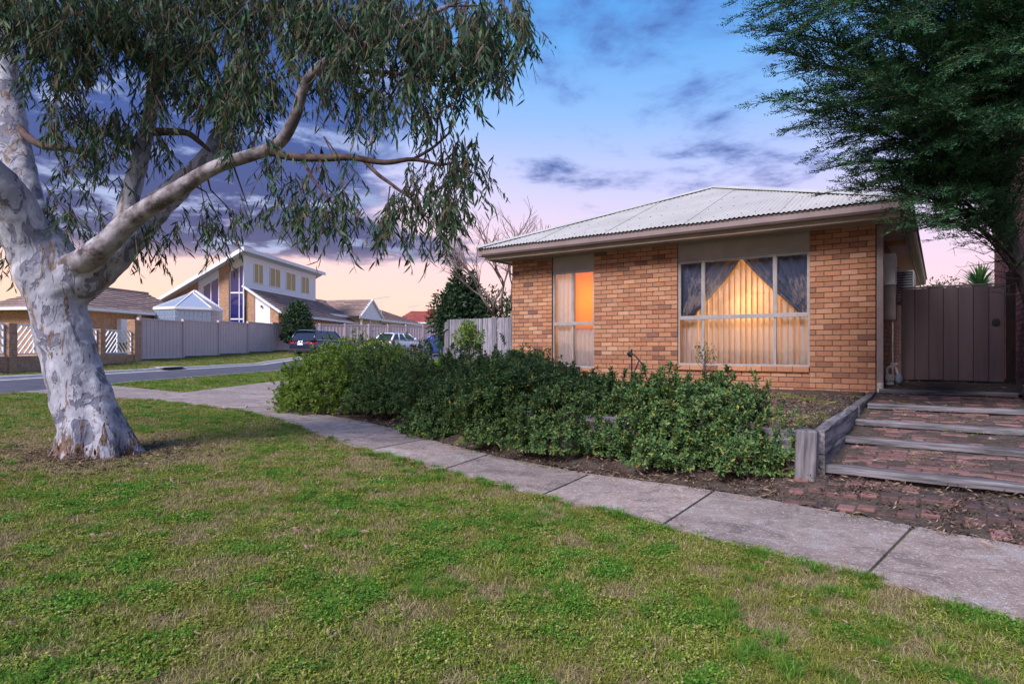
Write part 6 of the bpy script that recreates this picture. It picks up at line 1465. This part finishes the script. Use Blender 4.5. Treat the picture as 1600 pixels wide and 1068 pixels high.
protos=[(blade_clump(70,.085,.020,.050,.0042,.75,1),G),(blade_clump(70,.085,.022,.055,.0042,.8,2),G),(blade_clump(60,.08,.016,.040,.0045,.9,3),G),(blade_clump(64,.08,.020,.05,.004,.7,4),GL),
 (clover_clump(46,.075,5),G),(clover_clump(46,.075,6),GL),(blade_clump(60,.09,.02,.06,.0036,1.15,7,.8),GD),(blade_clump(54,.09,.015,.05,.0036,1.2,8,.9),GD),(blade_clump(110,.06,.07,.15,.0045,.55,9,.8),GL),(blade_clump(90,.055,.06,.13,.0045,.6,10,.8),G)]
NEAR_POLY=[tuple(p) for p in PN]
def place_grass(n,xr,yr,dens,seed,ok,sc=1.0):
    rg=np.random.default_rng(seed); X=rg.uniform(*xr,n); Y=rg.uniform(*yr,n)
    k=rg.random(n)<dens(X,Y); X,Y=X[k],Y[k]; k=ok(X,Y); return X[k],Y[k]
def in_lawn(X,Y):
    d=seg_dist(X,Y,[tuple(p) for p in PN]); m=(d<-.0)&(Y<11.6+.0*X)
    m&=(X>road_near(Y)+.12)
    m&=~((Y>9.9)&(X>-8.9)&(X<-3)&(((X+9)*.0+Y)>11.75-.14*(X+9.5)))
    return m
def in_strip(X,Y): return (X>road_near(Y)+.12)&(X<fx0(Y)-.03)&(Y>13.1+.45*np.clip(-7.0-X,0,3))
def in_bank(X,Y): return (X<road_far(Y)-.12)&(X>-17.5+.05*(Y-28))
def in_back(X,Y): return (X>fx1(Y)+.05)&(seg_dist(X,Y,FAR_EDGE)>.3)&(Y>13.2)
def fill(X,Y,seed,dry=0.0,scl=1.0,zoff=0):
    scl=scl*.78
    rg=np.random.default_rng(seed); n=len(X)
    f=fbm(X*.85,Y*.85,3,4); g=fbm(X*3.8,Y*3.8,8,4); h=fbm(X*.5+9,Y*.5,14,3); d=np.hypot(X-TB.x,Y-TB.y)
    i_=fbm(X*10,Y*10,28,3); dryness=(g-.5)*1.3+(f-.5)*.35+(i_-.5)*1.3-.03+dry+.55*sst(d,1.9,.4)+.12*sst(Y,2.5,7)
    r=rg.random(n)*.34-.01+dryness
    idx=np.select([r>.40,r>.22,r>.08,r<-.12],[rg.integers(6,8,n),np.where(rg.random(n)<.5,rg.integers(6,8,n),rg.integers(0,3,n)),rg.integers(0,3,n),np.where(rg.random(n)<.5,5,3)],np.where(rg.random(n)<.34,4,rg.integers(0,3,n)))
    tuft=(fbm(X*1.7+31,Y*1.7,55,3)>.60)&(rg.random(n)<.10); idx=np.where(tuft&(r<.4),rg.integers(8,10,n),idx)
    keep=~((r>.5)&(rg.random(n)<.35)); X,Y,idx=X[keep],Y[keep],idx[keep]; n=len(X)
    s=rg.uniform(.75,1.25,n)*scl; s=np.where(idx>=8,s*.62,s)
    return np.stack([X,Y,hz(X,Y)+zoff],1),np.stack([rg.normal(size=n)*.12,rg.normal(size=n)*.12,rg.random(n)*6.283],1),s,idx
parts=[]
X,Y=place_grass(56000,(-5.5,5),(1.7,4.6),lambda x,y:np.where(np.abs(x)<y*.9+1.2,1,.25),1,in_lawn); parts.append(fill(X,Y,11))
X,Y=place_grass(50000,(-9.4,3),(4.6,8),lambda x,y:np.where(x>-y*.9-1.2,.9,.2),2,in_lawn); parts.append(fill(X,Y,12,scl=1.1))
X,Y=place_grass(16000,(-9.6,-1),(8,12),lambda x,y:.9,3,in_lawn); parts.append(fill(X,Y,13,-.12,1.3))
X,Y=place_grass(12000,(-10.2,-6),(13,34),lambda x,y:np.clip(16/y,0,1),4,in_strip); parts.append(fill(X,Y,14,-.22,1.7))
X,Y=place_grass(16000,(-17.6,-13.6),(14,48),lambda x,y:np.clip(20/y,0,1)*.9,5,in_bank); parts.append(fill(X,Y,15,-.02+.0,2.0))
X,Y=place_grass(9000,(-5,1.5),(13,30),lambda x,y:.5,6,in_back); parts.append(fill(X,Y,16,-.25,1.6))
# long tufts along the path edge and dotted over the lawn
E=rs(PN.tolist(),900); rg=np.random.default_rng(77); X=E[:,0]+rg.normal(size=900)*.035; Y=E[:,1]+rg.normal(size=900)*.035-.03
k=(fbm(X*1.6,Y*1.6,71,3)>.40)&(Y>1); X,Y=X[k],Y[k]; p_=fill(X,Y,17,-.1,.95); parts.append((p_[0],p_[1],p_[2],np.where(rg.random(len(p_[3]))<.16,rg.integers(8,10,len(p_[3])),p_[3])))
TU=[(845,805,.9),(470,795,1.1),(500,825,.8),(555,775,.8),(610,775,.9),(595,720,1),(640,745,.9),(685,757,1.1),(1115,960,1),(980,860,.9),(530,700,.8),(920,880,.7),(390,815,.8),(1155,1030,1),(1010,835,.8),(700,860,.7),(330,850,.7),(1330,905,.9),(740,935,.6),(1250,1050,1),(1560,1010,1.1),(1450,945,.8)]
tx_=[];rg=np.random.default_rng(5)
for px,py,s in TU:
    Z=(1.18-.0)*F/(py-HY); x=(px-CX)/F*Z
    for q in range(int(9*s)): tx_.append((x+rg.normal()*.10*s,Z+rg.normal()*.06*s,s))
tx_=np.array(tx_); n=len(tx_); parts.append((np.stack([tx_[:,0],tx_[:,1],hz(tx_[:,0],tx_[:,1])],1),np.stack([rg.normal(size=n)*.15,rg.normal(size=n)*.15,rg.random(n)*6],1),tx_[:,2]*rg.uniform(.45,.75,n),rg.integers(8,10,n)))
c=[np.concatenate([p[i] for p in parts]) for i in range(4)]; print('grass',len(c[0]))
scatter('grass',c[0],c[1],c[2],c[3],protos)
# leaf and bark litter on the lawn
rg=np.random.default_rng(9)
lit=[(chip_clump(1,.0,.05,.11,.008,1),M['bark_strip']),(chip_clump(1,.0,.04,.09,.006,2),M['litter']),(chip_clump(1,.0,.10,.2,.008,3),M['bark_strip']),(chip_clump(2,.04,.03,.07,.009,4),M['bark_strip']),(chip_clump(1,0,.14,.26,.004,5),M['litter'])]
X,Y=place_grass(5200,(-7,5),(1.9,9),lambda x,y:np.clip(1.3-np.hypot(x-TB.x,y-TB.y)/7,.25,1)*.6,8,in_lawn); n=len(X)
scatter('bark_litter',np.stack([X,Y,hz(X,Y)+.022],1),np.stack([rg.normal(size=n)*.2,rg.normal(size=n)*.2,rg.random(n)*6.28],1),rg.uniform(.35,.85,n),rg.choice(5,n,p=[.3,.35,.08,.2,.07]),lit)
a_=rg.random(700)*6.283; r_=.30+np.abs(rg.normal(size=700))*.45; X=TB.x+r_*np.cos(a_); Y=TB.y+r_*np.sin(a_)
scatter('trunk_litter',np.stack([X,Y,hz(X,Y)+.018],1),np.stack([rg.normal(size=700)*.2,rg.normal(size=700)*.2,rg.random(700)*6.28],1),rg.uniform(.4,.9,700),rg.choice(3,700,p=[.5,.35,.15]),[(chip_clump(9,.08,.02,.06,.005,61),M['litter']),(chip_clump(7,.08,.03,.09,.004,62),M['litter']),(chip_clump(2,.07,.04,.10,.007,63),M['bark_strip'])])
# mulch of dry leaves in the bed
mul=[(chip_clump(34,.11,.015,.05,.005,11),M['litter']),(chip_clump(34,.11,.012,.04,.006,12),M['litter']),(chip_clump(14,.11,.04,.09,.004,13),M['litter']),(chip_clump(5,.10,.02,.06,.004,14),M['bark_strip'])]
X=rg.uniform(-5.2,6.5,26000); Y=rg.uniform(1.5,13,26000); d=seg_dist(X,Y,FAR_EDGE); lx,ly=toloc(X,Y)
st_ok=~((lx>-.1)&(lx<1.85)&(ly>-5.3)&(ly<1.6)); hs_ok=~((lx<.02)&(ly>-.02))
pr=np.where(ly<-5.25,1,.38)*np.where((lx>-.2)&(ly<-5.25),.6,1)
k=(d>.0)&(d<4.5)&st_ok&hs_ok&(rg.random(26000)<pr*.62*np.where(d<.12,.35+.4*fbm(X*3,Y*3,4),1)); X,Y=X[k],Y[k]; n=len(X)
scatter('leaf_mulch',np.stack([X,Y,hz(X,Y)+.024],1),np.stack([rg.normal(size=n)*.2,rg.normal(size=n)*.2,rg.random(n)*6.28],1),rg.uniform(.6,1.1,n),rg.choice(4,n,p=[.38,.34,.18,.10]),mul)
# litter on the treads and apron, and spilled over the path edge
PT=[];
for (y0,y1,z0,z1) in spans:
    for q in range(95):
        x=rg.uniform(SX0,SX1+.1); y=y0+(y1-y0)*(rg.random()**.6 if rg.random()<.6 else rg.random()); X_,Y_=fromloc(x,y)
        if fbm(np.array([x*2.2]),np.array([y*2.2]),41)[0]>.47: PT.append((X_,Y_,z0+(z1-z0)*(y-y0)/(y1-y0)+.008))
E=rs(PF.tolist(),500)
for e in E:
    if e[1]>1.5 and rg.random()<.5: PT.append((e[0]-abs(rg.normal())*.05,e[1]-abs(rg.normal())*.07,hz1(e[0],e[1])+.028))
PT=np.array(PT); n=len(PT)
scatter('step_litter',PT,np.stack([rg.normal(size=n)*.1,rg.normal(size=n)*.1,rg.random(n)*6.28],1),rg.uniform(.3,.8,n),rg.choice(4,n,p=[.30,.30,.22,.18]),[(chip_clump(22,.12,.012,.04,.004,21,.2),M['litter']),(chip_clump(22,.12,.01,.03,.006,22,.2),M['litter']),(chip_clump(5,.10,.04,.09,.004,23,.2),M['bark_strip']),(blade_clump(30,.05,.015,.045,.004,.8,24),G)])
# patchy weeds on the garden bed by the house
X=rg.uniform(-2,6,9000); Y=rg.uniform(4.5,11,9000); lx,ly=toloc(X,Y); k=(lx<-.1)&(lx>-3.2)&(ly>-5.1)&(ly<-.5)&(fbm(X*1.8,Y*1.8,91,4)>.50); X,Y=X[k],Y[k]; n=len(X)
scatter('bed_weeds',np.stack([X,Y,hz(X,Y)+.024],1),np.stack([rg.normal(size=n)*.1,rg.normal(size=n)*.1,rg.random(n)*6.28],1),rg.uniform(.5,1.0,n),rg.choice(3,n,p=[.3,.4,.3]),[(clover_clump(30,.07,31),G),(blade_clump(40,.08,.01,.04,.004,1.0,32),GD),(blade_clump(40,.08,.015,.04,.004,.9,33),G)])
